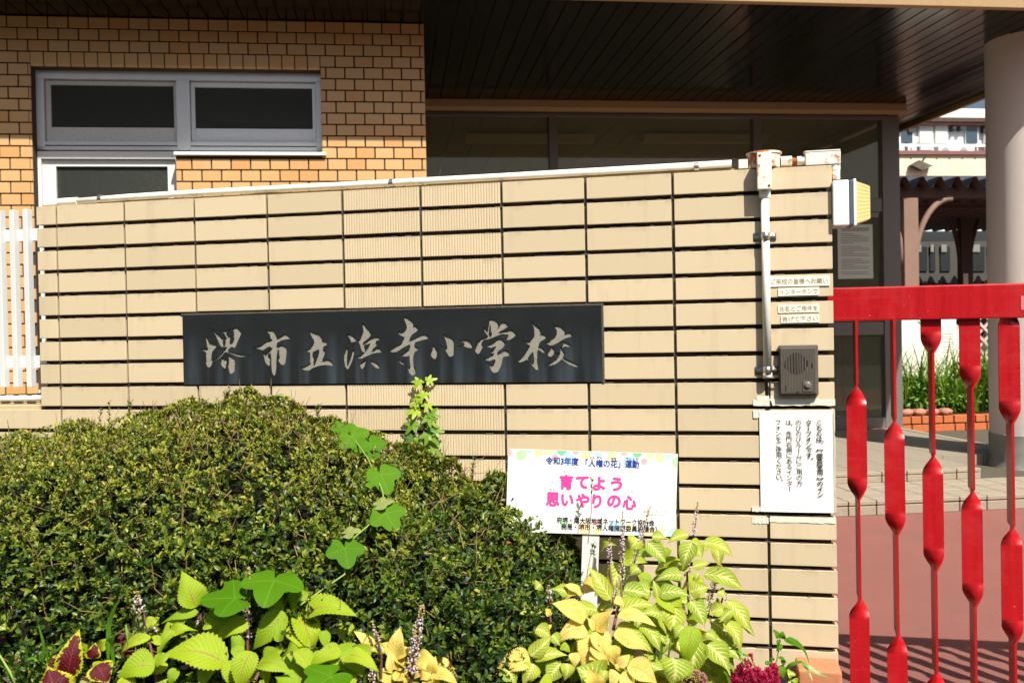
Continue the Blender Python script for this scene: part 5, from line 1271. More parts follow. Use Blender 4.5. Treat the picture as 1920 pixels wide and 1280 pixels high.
# upright shoots breaking the outline
shoots = [(430, 722, .028, 7), (330, 735, .04, 2), (250, 748, .04, 2), (205, 752, .04, 2), (520, 742, .035, 3), (600, 758, .035, 3), (380, 742, .03, 3), (470, 742, .03, 3), (650, 800, .03, 2), (130, 775, .03, 2), (740, 838, .03, 2), (895, 855, .03, 2), (1110, 898, .11, 1), (1103, 1015, .06, 2), (60, 800, .03, 2)]
bb, dd, nn_, ll = [], [], [], []; b = MB()
for (x, y, L_, cnt) in shoots:
    for q in range(cnt):
        Zd = 2.36 if x > 1000 else wall_y((x - 960) / F * 2.8) - .10
        p1 = U(x + random.uniform(-16, 16) * (cnt > 1), y + random.uniform(0, 18) * (cnt > 1), Zd); p0 = p1 + Vector((random.uniform(-.02, .02) - (.03 if x > 1000 else 0), .0, -L_ - .05)); b.tube([p0, (p0 + p1) / 2 + Vector((random.uniform(-.004, .004), 0, 0)), p1], [.0014, .0011, .0007], 5, False)
        m = int((p1 - p0).length / .0042); 
        for k in range(m):
            f = 1 - (k / m) ** 1.1 * .9; 
            if x > 1000 and f < .75: continue
            a = k * 2.4; pp = p0.lerp(p1, f); d = Vector((math.cos(a), math.sin(a), .55 + (1 - k / m) * .5)).normalized()
            bb.append(pp); dd.append(d); nn_.append(Vector((-math.cos(a) * .4, -math.sin(a) * .4, 1))); ll.append(random.uniform(.008, .0145))
tag(b.build('shoot_stems', M_TWIG, bush), kind='stuff')
ll = np.array(ll); n_ = len(ll); V, F_, C = leaf_cloud(np.array(bb), np.array(dd), np.array(nn_), ll, ll * .45, pal[rg.integers(1, 4, n_)] * rg.uniform(.8, 1.2, (n_, 1)), .2, .1)
tag(attach(bpy.data.objects.new('shoot_leaves', np_mesh('shoot_leaves', V, F_, M_BUSH, C)), bush), kind='stuff')

# ------------------------------------------------------------------ big leaved garden plants
def m_coleus(name, kind):
    t = NT(name); uvn = t.n('ShaderNodeUVMap'); sp = t.n('ShaderNodeSeparateXYZ'); t.t.links.new(uvn.outputs[0], sp.inputs[0])
    rnd = t.n('ShaderNodeObjectInfo').outputs['Random']
    s = t.math('ABSOLUTE', t.math('MULTIPLY', t.math('SUBTRACT', sp.outputs[0], .5), 2)); v = sp.outputs[1]
    NV = 3.6 if kind in ('varieg', 'cream') else 5.0
    ph = t.math('SUBTRACT', v, t.math('MULTIPLY', s, .34)); w = t.math('SINE', t.math('MULTIPLY', ph, 6.2832 * NV)); ridge = t.math('ABSOLUTE', w)
    lat = t.ramp(ridge, .30, .0); mid = t.ramp(s, .075, .02); nz = t.noise(55, 4, .65)
    fine = t.math('ABSOLUTE', t.math('SINE', t.math('MULTIPLY', t.math('ADD', v, t.math('MULTIPLY', s, .45)), 6.2832 * 19)))
    if kind == 'lime':
        c = t.mix(rnd, (.22, .37, .012), (.38, .475, .018)); c = t.mix(t.math('MULTIPLY', nz, .35), c, (.20, .34, .01)); c = t.mix(t.math('MULTIPLY', lat, .16), c, (.20, .32, .01))
        c = t.mix(t.math('MULTIPLY', mid, t.ramp(v, .95, .3)), c, (.34, .22, .06)); c = t.mix(t.ramp(t.noise(130, 2), .73, .76), c, (.62, .62, .25))
    elif kind == 'varieg':
        c = t.mix(rnd, (.21, .33, .018), (.34, .41, .025)); m = t.math('MAXIMUM', t.math('MULTIPLY', t.ramp(ridge, .40, .16), t.ramp(t.math('ADD', s, t.math('MULTIPLY', nz, .5)), 1.15, .6)), t.math('MULTIPLY', t.ramp(t.math('ADD', s, t.math('MULTIPLY', nz, .7)), .56, .34), .85))
        c = t.mix(t.math('MULTIPLY', m, .85), c, (.84, .78, .34))
    elif kind == 'cream':
        c = t.mix(rnd, (.68, .50, .10), (.74, .59, .17)); m = t.math('MULTIPLY', t.ramp(t.math('SUBTRACT', nz, t.math('MULTIPLY', s, .05)), .50, .62), t.ramp(fine, .2, .6))
        c = t.mix(t.math('MULTIPLY', m, .8), c, (.42, .45, .05)); c = t.mix(t.math('MULTIPLY', mid, .5), c, (.50, .22, .10)); c = t.mix(t.ramp(t.noise(28, 2), .70, .74), c, (.45, .08, .07))
    elif kind == 'red':
        e = t.math('ADD', s, t.math('MULTIPLY', t.math('SUBTRACT', t.noise(140, 3, .6), .5), 1.3)); e2 = t.math('MAXIMUM', e, t.math('ADD', t.ramp(v, .45, 1.0), t.math('MULTIPLY', t.math('SUBTRACT', t.noise(120, 3), .5), .9)))
        c = t.mix(t.ramp(e2, .74, .80), t.mix(nz, (.075, .004, .008), (.13, .009, .014)), (.46, .50, .02)); c = t.mix(t.math('MULTIPLY', mid, .6), c, (.28, .03, .05))
    elif kind == 'darkred': c = t.mix(nz, (.07, .008, .012), (.13, .018, .02))
    elif kind == 'pale': c = t.mix(nz, (.24, .30, .08), (.32, .38, .12))
    elif kind == 'vine':
        c = t.mix(rnd, (.055, .165, .002), (.085, .21, .004)); c = t.mix(t.math('MULTIPLY', t.ramp(s, .03, .0), .3), c, (.26, .42, .05)); c = t.mix(t.math('MULTIPLY', nz, .2), c, (.07, .2, .01))
    c = t.mix(t.math('MULTIPLY', t.ramp(t.noise(42, 4, .7), .64, .70), .55), c, (.22, .13, .03)) if kind != 'vine' else c
    c = t.mix(t.math('MULTIPLY', t.ramp(s, .86, .97), .35), c, (.30, .20, .03)) if kind in ('lime', 'varieg', 'cream') else c
    h = t.math('ADD', t.math('MULTIPLY', ridge, .7), t.math('MULTIPLY', fine, .3)); 
    if kind == 'vine': h = nz
    h = t.math('SUBTRACT', h, t.math('MULTIPLY', mid, .5)); t.bump(h, .28 if kind != 'vine' else .1, .006)
    t.set(t.p.inputs['Base Color'], c); t.p.inputs['Roughness'].default_value = .5 if kind != 'vine' else .62; t.p.inputs['Specular IOR Level'].default_value = .3 if kind != 'vine' else .12
    tn = t.n('ShaderNodeBsdfTranslucent'); t.set(tn.inputs[0], c); mx = t.n('ShaderNodeMixShader'); mx.inputs[0].default_value = .30
    t.t.links.new(t.p.outputs[0], mx.inputs[1]); t.t.links.new(tn.outputs[0], mx.inputs[2]); t.t.links.new(mx.outputs[0], t.o.inputs[0]); return t.m
MC = {k: m_coleus(k + '_coleus_leaf' if k != 'vine' else 'morning_glory_leaf', k) for k in ('lime', 'varieg', 'cream', 'red', 'darkred', 'pale', 'vine')}
def leaf_mesh(L, Wd, mat, fold=.18, droop=.22, wave=.03, serr=.06, nl=30, nw=6, seed=0, name='leaf'):
    rr = random.Random(seed); ph = rr.uniform(0, 6); tw = rr.uniform(-.6, .6); droop = droop * rr.uniform(.5, 1.9); fold = fold * rr.uniform(.4, 1.8); wave = wave * rr.uniform(.8, 3); bend = rr.uniform(-.10, .10); b = MB(); b.uv = []
    def hw(t_): return .5 * (t_ ** .55) * ((1 - t_) ** 1.12) / .3372 if 0 < t_ < 1 else 0
    for i in range(nl + 1):
        t_ = i / nl; w_ = hw(t_) * Wd * (1 + (serr if i % 2 else -serr)); w_ = max(w_, Wd * .008)
        for j in range(-nw // 2, nw // 2 + 1):
            s = j / (nw / 2)
            lift = fold * abs(s) ** 1.2 * w_ * 2 * .5 + wave * Wd * math.sin(t_ * 9 + ph + (3 if s > 0 else 0)) * abs(s) ** 2
            q = .006 * Wd * math.cos((t_ - abs(s) * .30) * 2 * math.pi * 7.5 * 2) * (1 if 0 < abs(s) < 1 else 0) * -1
            z = lift + q + droop * L * (math.sin(math.pi * t_ * .95) * .5 - t_ * t_ * .45); x = s * w_
            x2 = x * math.cos(tw * t_) - z * math.sin(tw * t_) * .3 + bend * L * math.sin(math.pi * t_) * .6
            b.v.append(Vector((x2, t_ * L - abs(s) * 0 - (abs(s) ** 2) * w_ * .10, z + x * math.sin(tw * t_)))); b.uv.append((s * .5 + .5, t_))
    m = nw + 1
    for i in range(nl):
        for j in range(nw): k = i * m + j; b.f.append([k, k + 1, k + m + 1, k + m])
    return b.mesh(name, mat, True)
NLEAF = 0
def place_leaf(parent, p0, p1, wid, kind, face=None, name='leaf', seed=None, **kw):
    global NLEAF; NLEAF += 1
    seed = NLEAF if seed is None else seed
    d = (p1 - p0); L = d.length; Y = d.normalized()
    if face is None: face = (CAMP - p0).normalized() * 1.0 + Vector((.15, 0, .85)) + Vector((random.uniform(-.45, .45), random.uniform(-.2, .2), random.uniform(-.15, .25)))
    Zv = (face - Y * face.dot(Y)).normalized(); X = Y.cross(Zv).normalized()
    M = Matrix(((X.x, Y.x, Zv.x, p0.x), (X.y, Y.y, Zv.y, p0.y), (X.z, Y.z, Zv.z, p0.z), (0, 0, 0, 1)))
    return inst(name, leaf_mesh(L, wid, MC[kind], seed=seed, **kw), parent, M)
M_STEMR = plain('purple_brown_stem', (.13, .045, .035), .6, .2, 60, .1); M_STEMG = plain('green_stem', (.22, .32, .05), .6, .15, 60, .1)
def plant(root, data, reg, Zf, kinds, seedk=0, wf=1.0):
    """data: base x,y  tip x,y  width in enlarged-photo units, optional kind; Zf(x,y) -> depth of leaf base"""
    ox, oy, sc_ = reg; 
    for i, dct in enumerate(data):
        bx, by, tx, ty, w_ = dct[:5]; kd = dct[5] if len(dct) > 5 else kinds
        x0, y0, x1, y1 = ox + bx / sc_, oy + by / sc_, ox + tx / sc_, oy + ty / sc_
        Z0 = Zf(x0, y0) + (dct[6] if len(dct) > 6 else 0); ln = math.hypot(x1 - x0, y1 - y0); dv = (y1 - y0)
        Z1 = Z0 - (.25 * dv + .10 * ln) / F * Z0
        place_leaf(root, U(x0, y0, Z0), U(x1, y1, Z1), w_ / sc_ / F * Z0 * 1.18 * wf * random.uniform(.92, 1.08), kd)
def stems(root, lst, mat, r=.0025):
    for pts in lst:
        P_ = [U(x, y, Z) for x, y, Z in pts]; b = MB(); m = len(P_)
        b.tube(P_, [r * (1.2 - .5 * i / (m - 1)) for i in range(m)], 8, False); b.build('stem', mat, root, True)
def spike(root, x0, y0, x1, y1, Z, dens=1.0, r=.006, pal_=0, name='flower_spike'):
    a, c = U(x0, y0, Z), U(x1, y1, Z); ax = c - a; L_ = ax.length; b = MB(); b.tube([a, a.lerp(c, .5) + Vector((.002, 0, 0)), c], [.0014, .0011, .0006], 6, False); st = b.build(name, M_STEMR, root, True)
    for mi, (mt, share) in enumerate(((M_FLOWER, .5), (M_CALYX, .5))):
        b = MB(); nw_ = int(L_ / .0052)
        for i in range(nw_):
            f = (i + .5) / nw_; rr_ = r * (1.0 - .65 * f ** 2)
            if f > .78 and mi == 0: continue
            for k in range(int(6 * dens)):
                if random.random() > share * (1.2 if (i % 2 == mi) else .75): continue
                g_ = random.uniform(0, 6.28); o_ = Vector((math.cos(g_), math.sin(g_), random.uniform(-.1, .35))); p = a.lerp(c, f) + o_ * rr_ * random.uniform(.5, 1.15) + Vector((0, 0, random.uniform(-.001, .001)))
                s_ = random.uniform(.0015, .0026) * (1 if mi else 1.15); q0 = len(b.v)
                e1 = Vector((random.uniform(-1, 1), random.uniform(-1, 1), random.uniform(-1, 1))).normalized(); e2 = e1.orthogonal().normalized(); e3 = e1.cross(e2)
                b.v += [p + e1 * s_ * 1.4, p - e1 * s_ * .9, p + e2 * s_, p - e2 * s_ * .8, p + e3 * s_ * .8, p - e3 * s_]
                for t3 in ((0, 2, 4), (0, 4, 3), (0, 3, 5), (0, 5, 2), (1, 4, 2), (1, 3, 4), (1, 5, 3), (1, 2, 5)): b.f.append([q0 + t for t in t3])
        if b.v: b.build('floret' if mi == 0 else 'calyx', mt, st)
M_FLOWER = m_leaf('lavender_petal', (.62, .56, .76), (.82, .77, .88), .3); M_CALYX = m_leaf('tan_calyx', (.50, .35, .15), (.66, .50, .26), .3)
GRP = 'coleus plants along the wall'
# left lime plant
LR = (300, 1060, 4.923)
lime = thing('coleus_plant', U(470, 1280, 1.85) - Vector((0, 0, .2)), 'lime green coleus with broad serrated leaves and lavender spikes before the bush', 'plant', GRP)
Zl = lambda x, y: 1.93 - (y - 1060) / 220 * .17
dl = [(1190, 560, 1400, 830, 150), (250, 470, 0, 640, 110), (330, 385, 215, 45, 225), (350, 430, 5, 515, 115), (70, 640, 335, 575, 135), (400, 560, 510, 575, 75), (1150, 350, 945, 325, 110), (1100, 700, 1100, 560, 85), (1500, 600, 1540, 775, 95), (810, 520, 500, 690, 160),
      (590, 420, 458, 690, 210), (1150, 390, 985, 385, 100), (1160, 435, 848, 768, 225), (1340, 430, 1815, 430, 225), (1200, 372, 1410, 235, 135), (1210, 400, 1200, 450, 80), (1275, 440, 1425, 850, 265), (760, 660, 655, 775, 125), (700, 740, 762, 888, 105),
      (1490, 780, 1422, 1030, 130), (620, 905, 10, 790, 330), (965, 860, 1135, 775, 140), (920, 915, 1005, 1085, 150), (60, 880, -100, 1000, 130), (150, 940, 90, 1110, 90), (820, 960, 900, 1080, 110), (690, 865, 700, 1180, 225), (1240, 780, 1360, 1260, 270), (1580, 790, 1880, 1015, 260), (570, 800, 340, 912, 130), (1230, 1150, 1060, 1010, 250), (1700, 1000, 1720, 1200, 200), (0, 720, -80, 640, 70), (-20, 760, 90, 700, 60)]
plant(lime, dl, LR, Zl, 'lime', wf=.95)
plant(lime, [(1690, 1095, 1275, 1195, 300), (1650, 780, 1300, 940, 95), (1900, 700, 1700, 1000, 120), (1480, 1260, 1230, 1340, 220), (1690, 1060, 1860, 960, 120), (1680, 560, 1610, 690, 100), (1700, 800, 1780, 860, 90)], (0, 1060, 5.818), lambda x, y: 1.86 - (y - 1060) / 220 * .12, 'lime')
plant(lime, [(1640, 560, 1480, 890, 270, 'pale', .04)], (0, 1060, 5.818), Zl, 'pale')
stems(lime, [[(466, 1290, 1.84), (464, 1200, 1.86), (470, 1150, 1.87)], [(537, 1290, 1.86), (534, 1220, 1.87), (538, 1150, 1.88)], [(296, 1290, 1.80), (286, 1230, 1.82), (270, 1150, 1.85)], [(430, 1260, 1.80), (423, 1222, 1.80)], [(478, 1275, 1.74), (490, 1250, 1.76)], [(545, 1240, 1.8), (548, 1216, 1.8)], [(376, 1230, 1.88), (376, 1150, 1.9)]], M_STEMR, .0032)
for a in ((463, 1195, 465, 1062, 1.86, 1.2, .0085), (376, 1190, 364, 1080, 1.90, .5, .006), (286, 1185, 280, 1165, 1.83, 1.2, .009), (262, 1150, 256, 1108, 1.84, 1.6, .010)): spike(lime, *a)
# vine leaves, three lobed
def vine_leaf(parent, x, y, size, ang, Z, face=None, fold=.12, mat=None, name='leaf', lobes=3):
    ctr = U(x, y, Z); L_ = size / F * Z
    b = MB(); b.uv = []; n = 72; rings = 5
    def rfun(a):    # a from -pi..pi, 0 = tip
        a_ = abs(a)
        if lobes == 3:
            r = .50 * math.exp(-(a_ / .55) ** 2) + .40 * math.exp(-((a_ - 1.30) / .55) ** 2) + .58
            r -= .10 * math.exp(-((a_ - .78) / .16) ** 2); r *= 1 - .80 * math.exp(-((math.pi - a_) / .28) ** 2); r += .10 * math.exp(-((a_ - 2.4) / .4) ** 2)
        else:
            r = .40 + .60 * math.exp(-(a_ / .26) ** 2) + .42 * math.exp(-((a_ - 1.05) / .24) ** 2) + .25 * math.exp(-((a_ - 2.0) / .26) ** 2); r *= 1 - .6 * math.exp(-((math.pi - a_) / .22) ** 2)
        return r
    b.v.append(Vector((0, 0, 0))); b.uv.append((.5, .5))
    rs = random.uniform(0, 6)
    for k in range(1, rings + 1):
        for i in range(n):
            a = -math.pi + 2 * math.pi * i / n; r = rfun(a) * L_ * .62 * k / rings
            xx, yy = math.sin(a) * r, math.cos(a) * r; z = fold * abs(xx) - .22 * r * r / L_ + .02 * L_ * math.sin(a * 5 + rs) * (k / rings) ** 2
            dv = min(abs(a), abs(abs(a) - 1.3), abs(abs(a) - 2.2)); b.v.append(Vector((xx, yy, z))); b.uv.append((.5 + dv * .5 * (k / rings), .5))
    for i in range(n): b.f.append([0, 1 + i, 1 + (i + 1) % n])
    for k in range(rings - 1):
        for i in range(n): o_ = 1 + k * n; b.f.append([o_ + i, o_ + n + i, o_ + n + (i + 1) % n, o_ + (i + 1) % n])
    me = b.mesh(name, mat or MC['vine'], True)
    if face is None: face = (CAMP - ctr).normalized() * .8 + Vector((.1, 0, .6))
    Zv = face.normalized(); tipd = CR * math.sin(ang) + CU * math.cos(ang); Y = (tipd - Zv * tipd.dot(Zv)).normalized(); X = Y.cross(Zv)
    return inst(name, me, parent, Matrix(((X.x, Y.x, Zv.x, ctr.x), (X.y, Y.y, Zv.y, ctr.y), (X.z, Y.z, Zv.z, ctr.z), (0, 0, 0, 1))))
vine = thing('morning_glory_vine', U(520, 1280, 1.8) - Vector((0, 0, .2)), 'morning glory vine with bright green three-lobed leaves climbing over the azalea bush', 'vine')
def v6(X, Y): return 590 + X / 3.368, 690 + Y / 3.368
for (X, Y, s, ang, Z) in ((235, 430, 60, R(150), 2.55), (160, 375, 28, R(250), 2.6), (345, 478, 56, R(170), 2.5), (418, 672, 66, R(165), 2.42), (450, 915, 66, R(160), 2.32), (190, 1135, 66, R(175), 2.22), (215, 400, 36, R(20), 2.56)):
    x, y = v6(X, Y); vine_leaf(vine, x, y, s * .95, ang, min(2.62, bush_Z(x, y)) - .055)
for (X, Y, s, ang, Z) in ((412, 858, 40, R(60), 2.31), (210, 1040, 36, R(60), 2.21)):
    x, y = v6(X, Y); vine_leaf(vine, x, y, s, ang, min(2.62, bush_Z(x, y)) - .07, face=Vector((-.25, -.35, .9)), mat=MC['pale'])
for (x, y, s, ang, Z) in ((440, 1121, 96, R(262), 1.84), (514, 1088, 100, R(185), 1.86), (620, 1268, 96, R(200), 1.74)): vine_leaf(vine, x, y, s, ang, Z, face=(CAMP - U(x, y, Z)).normalized() * .4 + Vector((0, 0, .9)))
b = MB(); pts = [U(*v6(X, Y), Z) for X, Y, Z in ((200, 385, 2.56), (270, 372, 2.6), (345, 392, 2.66), (430, 415, 2.70), (520, 424, 2.74), (590, 412, 2.76), (650, 370, 2.76), (705, 333, 2.77))]
b.tube(pts, [.0022] * 7 + [.001], 7, False); b.build('tendril', M_STEMG, vine, True)
b = MB(); pts = [U(*v6(X, Y), min(2.6, bush_Z(*v6(X, Y))) - .025) for X, Y in ((235, 430), (330, 560), (380, 660), (430, 780), (440, 890), (330, 1000), (200, 1110), (190, 1300), (-100, 1500))]
b.tube(pts, .0018, 7, False); b.build('tendril', M_STEMG, vine, True)
x, y = v6(425, 375); vine_leaf(vine, x, y, 14, R(270), 2.72)
# ivy on the wall
ivy = thing('ivy', U(795, 860, 2.78), 'small ivy sprig climbing the ribbed tiles to the bottom of the plaque', 'ivy')
IVM = [m_leaf('young_ivy_leaf', (.30, .44, .03), (.40, .52, .05), .35), m_leaf('ivy_leaf', (.12, .25, .02), (.20, .34, .03), .3), m_leaf('old_ivy_leaf', (.07, .17, .03), (.11, .22, .05), .25)]
b = MB(); b.tube([UP(*v6(X, Y), W0 + WN * .006, WN) for X, Y in ((690, 110), (700, 200), (695, 330), (690, 500), (700, 650))], .0022, 7); b.build('stem', M_STEMR, ivy, True)
for (X, Y, s, ang, m) in ((655, 85, 23, R(200), 0), (720, 78, 22, R(80), 0), (690, 165, 24, R(190), 0), (655, 190, 18, R(260), 0), (715, 230, 22, R(200), 0), (640, 225, 18, R(240), 0), (640, 270, 30, R(250), 0), (735, 285, 26, R(100), 1), (715, 310, 28, R(160), 1), (620, 355, 30, R(200), 1), (730, 330, 24, R(150), 0), (720, 415, 38, R(130), 1), (765, 398, 22, R(90), 1), (735, 380, 24, R(30), 2), (605, 445, 26, R(220), 2), (655, 460, 26, R(200), 1), (620, 490, 26, R(180), 2), (745, 515, 34, R(110), 1), (735, 560, 30, R(200), 2), (690, 540, 26, R(180), 2)):
    x, y = v6(X, Y); q = UP(x, y, W0 + WN * .022, WN); vine_leaf(ivy, x, y, s * 1.25, ang + random.uniform(-.3, .3), q.y, face=WN * .9 + Vector((.1, 0, .35 + random.uniform(-.2, .3))), mat=IVM[m], lobes=5, fold=.05)

# red coleus, bottom left
redc = thing('coleus_plant', U(110, 1280, 1.75) - Vector((0, 0, .2)), 'coleus with dark red leaves edged in lime at the bottom left corner', 'plant', GRP)
plant(redc, [(1400, 640, 1340, 1060, 230, 'darkred', .10), (1470, 900, 1300, 1060, 200, 'darkred', .08), (1010, 860, 1100, 1000, 160, 'darkred', .04), (740, 1210, 850, 700, 250, 'red'), (1000, 1010, 1045, 840, 130, 'red', .02), (1090, 900, 1200, 790, 110, 'lime', .02), (640, 1420, 520, 1095, 330, 'red', -.03), (1060, 1080, 1190, 1275, 235, 'red', -.02), (620, 1100, 500, 1000, 130, 'red', .03), (780, 900, 660, 1130, 150, 'pale', .02), (1000, 1130, 1130, 1270, 170, 'pale', 0), (960, 1270, 880, 1220, 110, 'red'), (860, 1330, 1000, 1300, 130, 'pale', -.02), (700, 935, 790, 905, 55, 'lime', -.01), (1010, 1100, 1110, 1040, 60, 'lime')], (0, 1060, 5.818), lambda x, y: 1.80 - (y - 1200) / 80 * .05, 'red')
plant(redc, [(-60, 640, 60, 690, 190, 'varieg'), (-80, 800, 80, 830, 150, 'darkred', .05)], (0, 1060, 5.818), lambda x, y: 1.80, 'varieg')
# grass blades bottom left
M_GRB = m_leaf('grass_blade_green', (.10, .26, .015), (.17, .36, .03), .4)
grass = thing('grass_clump', U(60, 1280, 1.75) - Vector((0, 0, .15)), 'clump of bright green grass blades among the red-leaved coleus', 'grass', None)
def blade(root, pts, w_, mat, Z, name='blade'):
    P_ = [U(x, y, Z - .01 * i) for i, (x, y) in enumerate(pts)]; b = MB(); m = len(P_) - 1; fine = []
    for i in range(m):
        p0, p1, p2, p3 = P_[max(i - 1, 0)], P_[i], P_[i + 1], P_[min(i + 2, m)]
        for k in range(6):
            t_ = k / 6; fine.append(.5 * ((2 * p1) + (p2 - p0) * t_ + (2 * p0 - 5 * p1 + 4 * p2 - p3) * t_ * t_ + (3 * p1 - p0 - 3 * p2 + p3) * t_ ** 3))
    fine.append(P_[-1]); n = len(fine)
    for i, p in enumerate(fine):
        d = (fine[min(i + 1, n - 1)] - fine[max(i - 1, 0)]).normalized(); s = d.cross((CAMP - p).normalized() + Vector((.3, 0, .4))).normalized(); f = i / (n - 1); ww = w_ * (min(1, .5 + f * 2) if f < .25 else (1 - ((f - .25) / .75) ** 2.2)) + .0002
        b.v += [p - s * ww, p + Vector((0, .0, -.12)) * ww, p + s * ww]
    for i in range(n - 1): k = 3 * i; b.f += [[k, k + 1, k + 4, k + 3], [k + 1, k + 2, k + 5, k + 4]]
    return b.build(name, mat, root, True)
for pts, w_ in (([(203, 1235), (204, 1175), (212, 1145), (226, 1120)], .0042), ([(214, 1245), (210, 1215), (211, 1200), (218, 1180)], .0036), ([(78, 1250), (82, 1225), (80, 1200), (71, 1168)], .0032), ([(24, 1272), (20, 1250), (21, 1236), (26, 1226)], .0052), ([(28, 1290), (30, 1262), (40, 1243), (62, 1233), (74, 1243)], .0034), ([(68, 1290), (72, 1265), (78, 1240), (84, 1205)], .0046), ([(54, 1250), (52, 1235), (50, 1222), (49, 1205)], .0022), ([(95, 1262), (92, 1240), (102, 1222), (126, 1203)], .0024), ([(60, 1240), (66, 1236), (76, 1238), (86, 1245)], .0020), ([(62, 1300), (45, 1275), (44, 1262), (42, 1252)], .0034), ([(88, 1270), (89, 1240), (88, 1215), (87, 1205)], .0018), ([(236, 1170), (238, 1188), (239, 1196), (240, 1205)], .0018), ([(198, 1210), (205, 1196), (218, 1188), (232, 1178)], .0022)):
    blade(grass, pts, w_, M_GRB, 1.80)
b = MB(); b.tube([U(30, 1285, 1.72), U(18, 1258, 1.72), U(2, 1232, 1.73), U(-10, 1215, 1.73)], .0022, 7); b.build('stem', M_STEMG, grass, True)

# middle cream plant
midp = thing('coleus_plant', U(750, 1290, 1.8) - Vector((0, 0, .2)), 'small cream yellow coleus with a tall tan flower spike below the bush', 'plant', GRP)
MR = (660, 1060, 5.817)
plant(midp, [(480, 990, 525, 660, 175), (210, 960, 40, 700, 135), (440, 960, 300, 835, 120), (180, 1040, 60, 965, 85), (490, 985, 680, 900, 140), (870, 1170, 910, 980, 100), (440, 1140, 400, 930, 125), (860, 1170, 735, 1240, 120), (480, 1000, 590, 1140, 115), (440, 1150, 335, 1150, 60), (470, 1150, 625, 1290, 150), (880, 1185, 960, 1290, 100), (870, 1175, 1165, 1280, 135), (330, 1200, 430, 1290, 110, 'cream'), (790, 1060, 870, 1160, 110), (760, 1280, 860, 1330, 90), (720, 1130, 760, 1060, 80), (560, 1120, 470, 1130, 80), (340, 950, 240, 960, 80)], MR, lambda x, y: 1.86 - (y - 1160) / 120 * .06, 'cream')
plant(midp, [(0, 880, 110, 1210, 300, 'lime', -.02)], MR, lambda x, y: 1.8, 'lime')
stems(midp, [[(768, 1290, 1.8), (778, 1240, 1.8), (787, 1200, 1.8)], [(714, 1290, 1.8), (715, 1230, 1.8), (706, 1190, 1.8)], [(700, 1290, 1.82), (698, 1240, 1.82)]], M_STEMR, .0025)
spike(midp, 770, 1262, 792, 1132, 1.79, 1.7, .0105); spike(midp, 714, 1222, 698, 1162, 1.81, .7, .005); spike(midp, 700, 1280, 698, 1236, 1.82, 1.4, .008); spike(midp, 672, 1290, 673, 1258, 1.78, 1, .005)

# big variegated plant at right
right = thing('coleus_plant', U(1200, 1290, 2.1) - Vector((0, 0, .1)), 'large yellow cream variegated coleus with violet spikes under the sign board', 'plant', GRP)
RR = (1180, 940, 3.765)
Zr = lambda x, y: 2.28 - (y - 990) / 290 * .26
plant(right, [(440, 290, 375, 480, 100), (450, 320, 520, 400, 90), (415, 235, 265, 290, 75), (450, 460, 575, 430, 85), (160, 245, 285, 262, 85), (130, 290, 262, 430, 115), (370, 520, 175, 545, 120), (520, 295, 742, 372, 95), (530, 512, 824, 610, 115), (60, 260, 0, 340, 100), (250, 460, 360, 400, 80, 'lime', .08), (430, 640, 560, 595, 110), (150, 640, 0, 620, 115), (210, 655, 425, 650, 125), (200, 680, 170, 550, 60), (620, 640, 690, 680, 70), (320, 740, 320, 950, 140), (430, 700, 540, 880, 140), (190, 710, 275, 945, 140), (690, 700, 862, 925, 115), (680, 830, 900, 940, 90, 'varieg', .03), (580, 780, 690, 760, 95), (650, 840, 740, 760, 95), (670, 850, 795, 1055, 115), (600, 1000, 755, 1195, 120, 'varieg', .03), (480, 980, 445, 1245, 145), (550, 1005, 718, 1225, 170), (310, 1100, 310, 1300, 190), (540, 930, 625, 990, 65), (490, 910, 435, 960, 60), (390, 880, 310, 960, 90), (70, 470, 0, 520, 80), (70, 510, 150, 620, 90, 'lime', .03), (420, 470, 340, 470, 60, 'varieg', .04), (460, 1290, 380, 1230, 120, 'lime', .05), (520, 1130, 640, 1230, 110, 'varieg', .08), (460, 560, 490, 490, 40)], RR, Zr, 'varieg')
stems(right, [[(1290, 1290, 2.2), (1292, 1150, 2.26), (1288, 1070, 2.3), (1303, 1020, 2.32)], [(1345, 1200, 2.2), (1328, 1150, 2.2)], [(1226, 1290, 2.2), (1228, 1180, 2.25), (1195, 1080, 2.3)], [(1166, 1160, 2.15), (1165, 1090, 2.2)], [(1152, 1140, 2.15), (1143, 1060, 2.2)], [(1330, 1250, 2.2), (1342, 1170, 2.25), (1355, 1120, 2.25)], [(1150, 1180, 2.05), (1158, 1140, 2.08), (1185, 1120, 2.1)], [(1110, 1190, 2.02), (1100, 1260, 2.0)], [(1036, 1200, 2.05), (1030, 1140, 2.07)]], M_STEMR, .003)
QR = (920, 1040, 5.332)
Zq = lambda x, y: 2.12 - (y - 1040) / 240 * .22
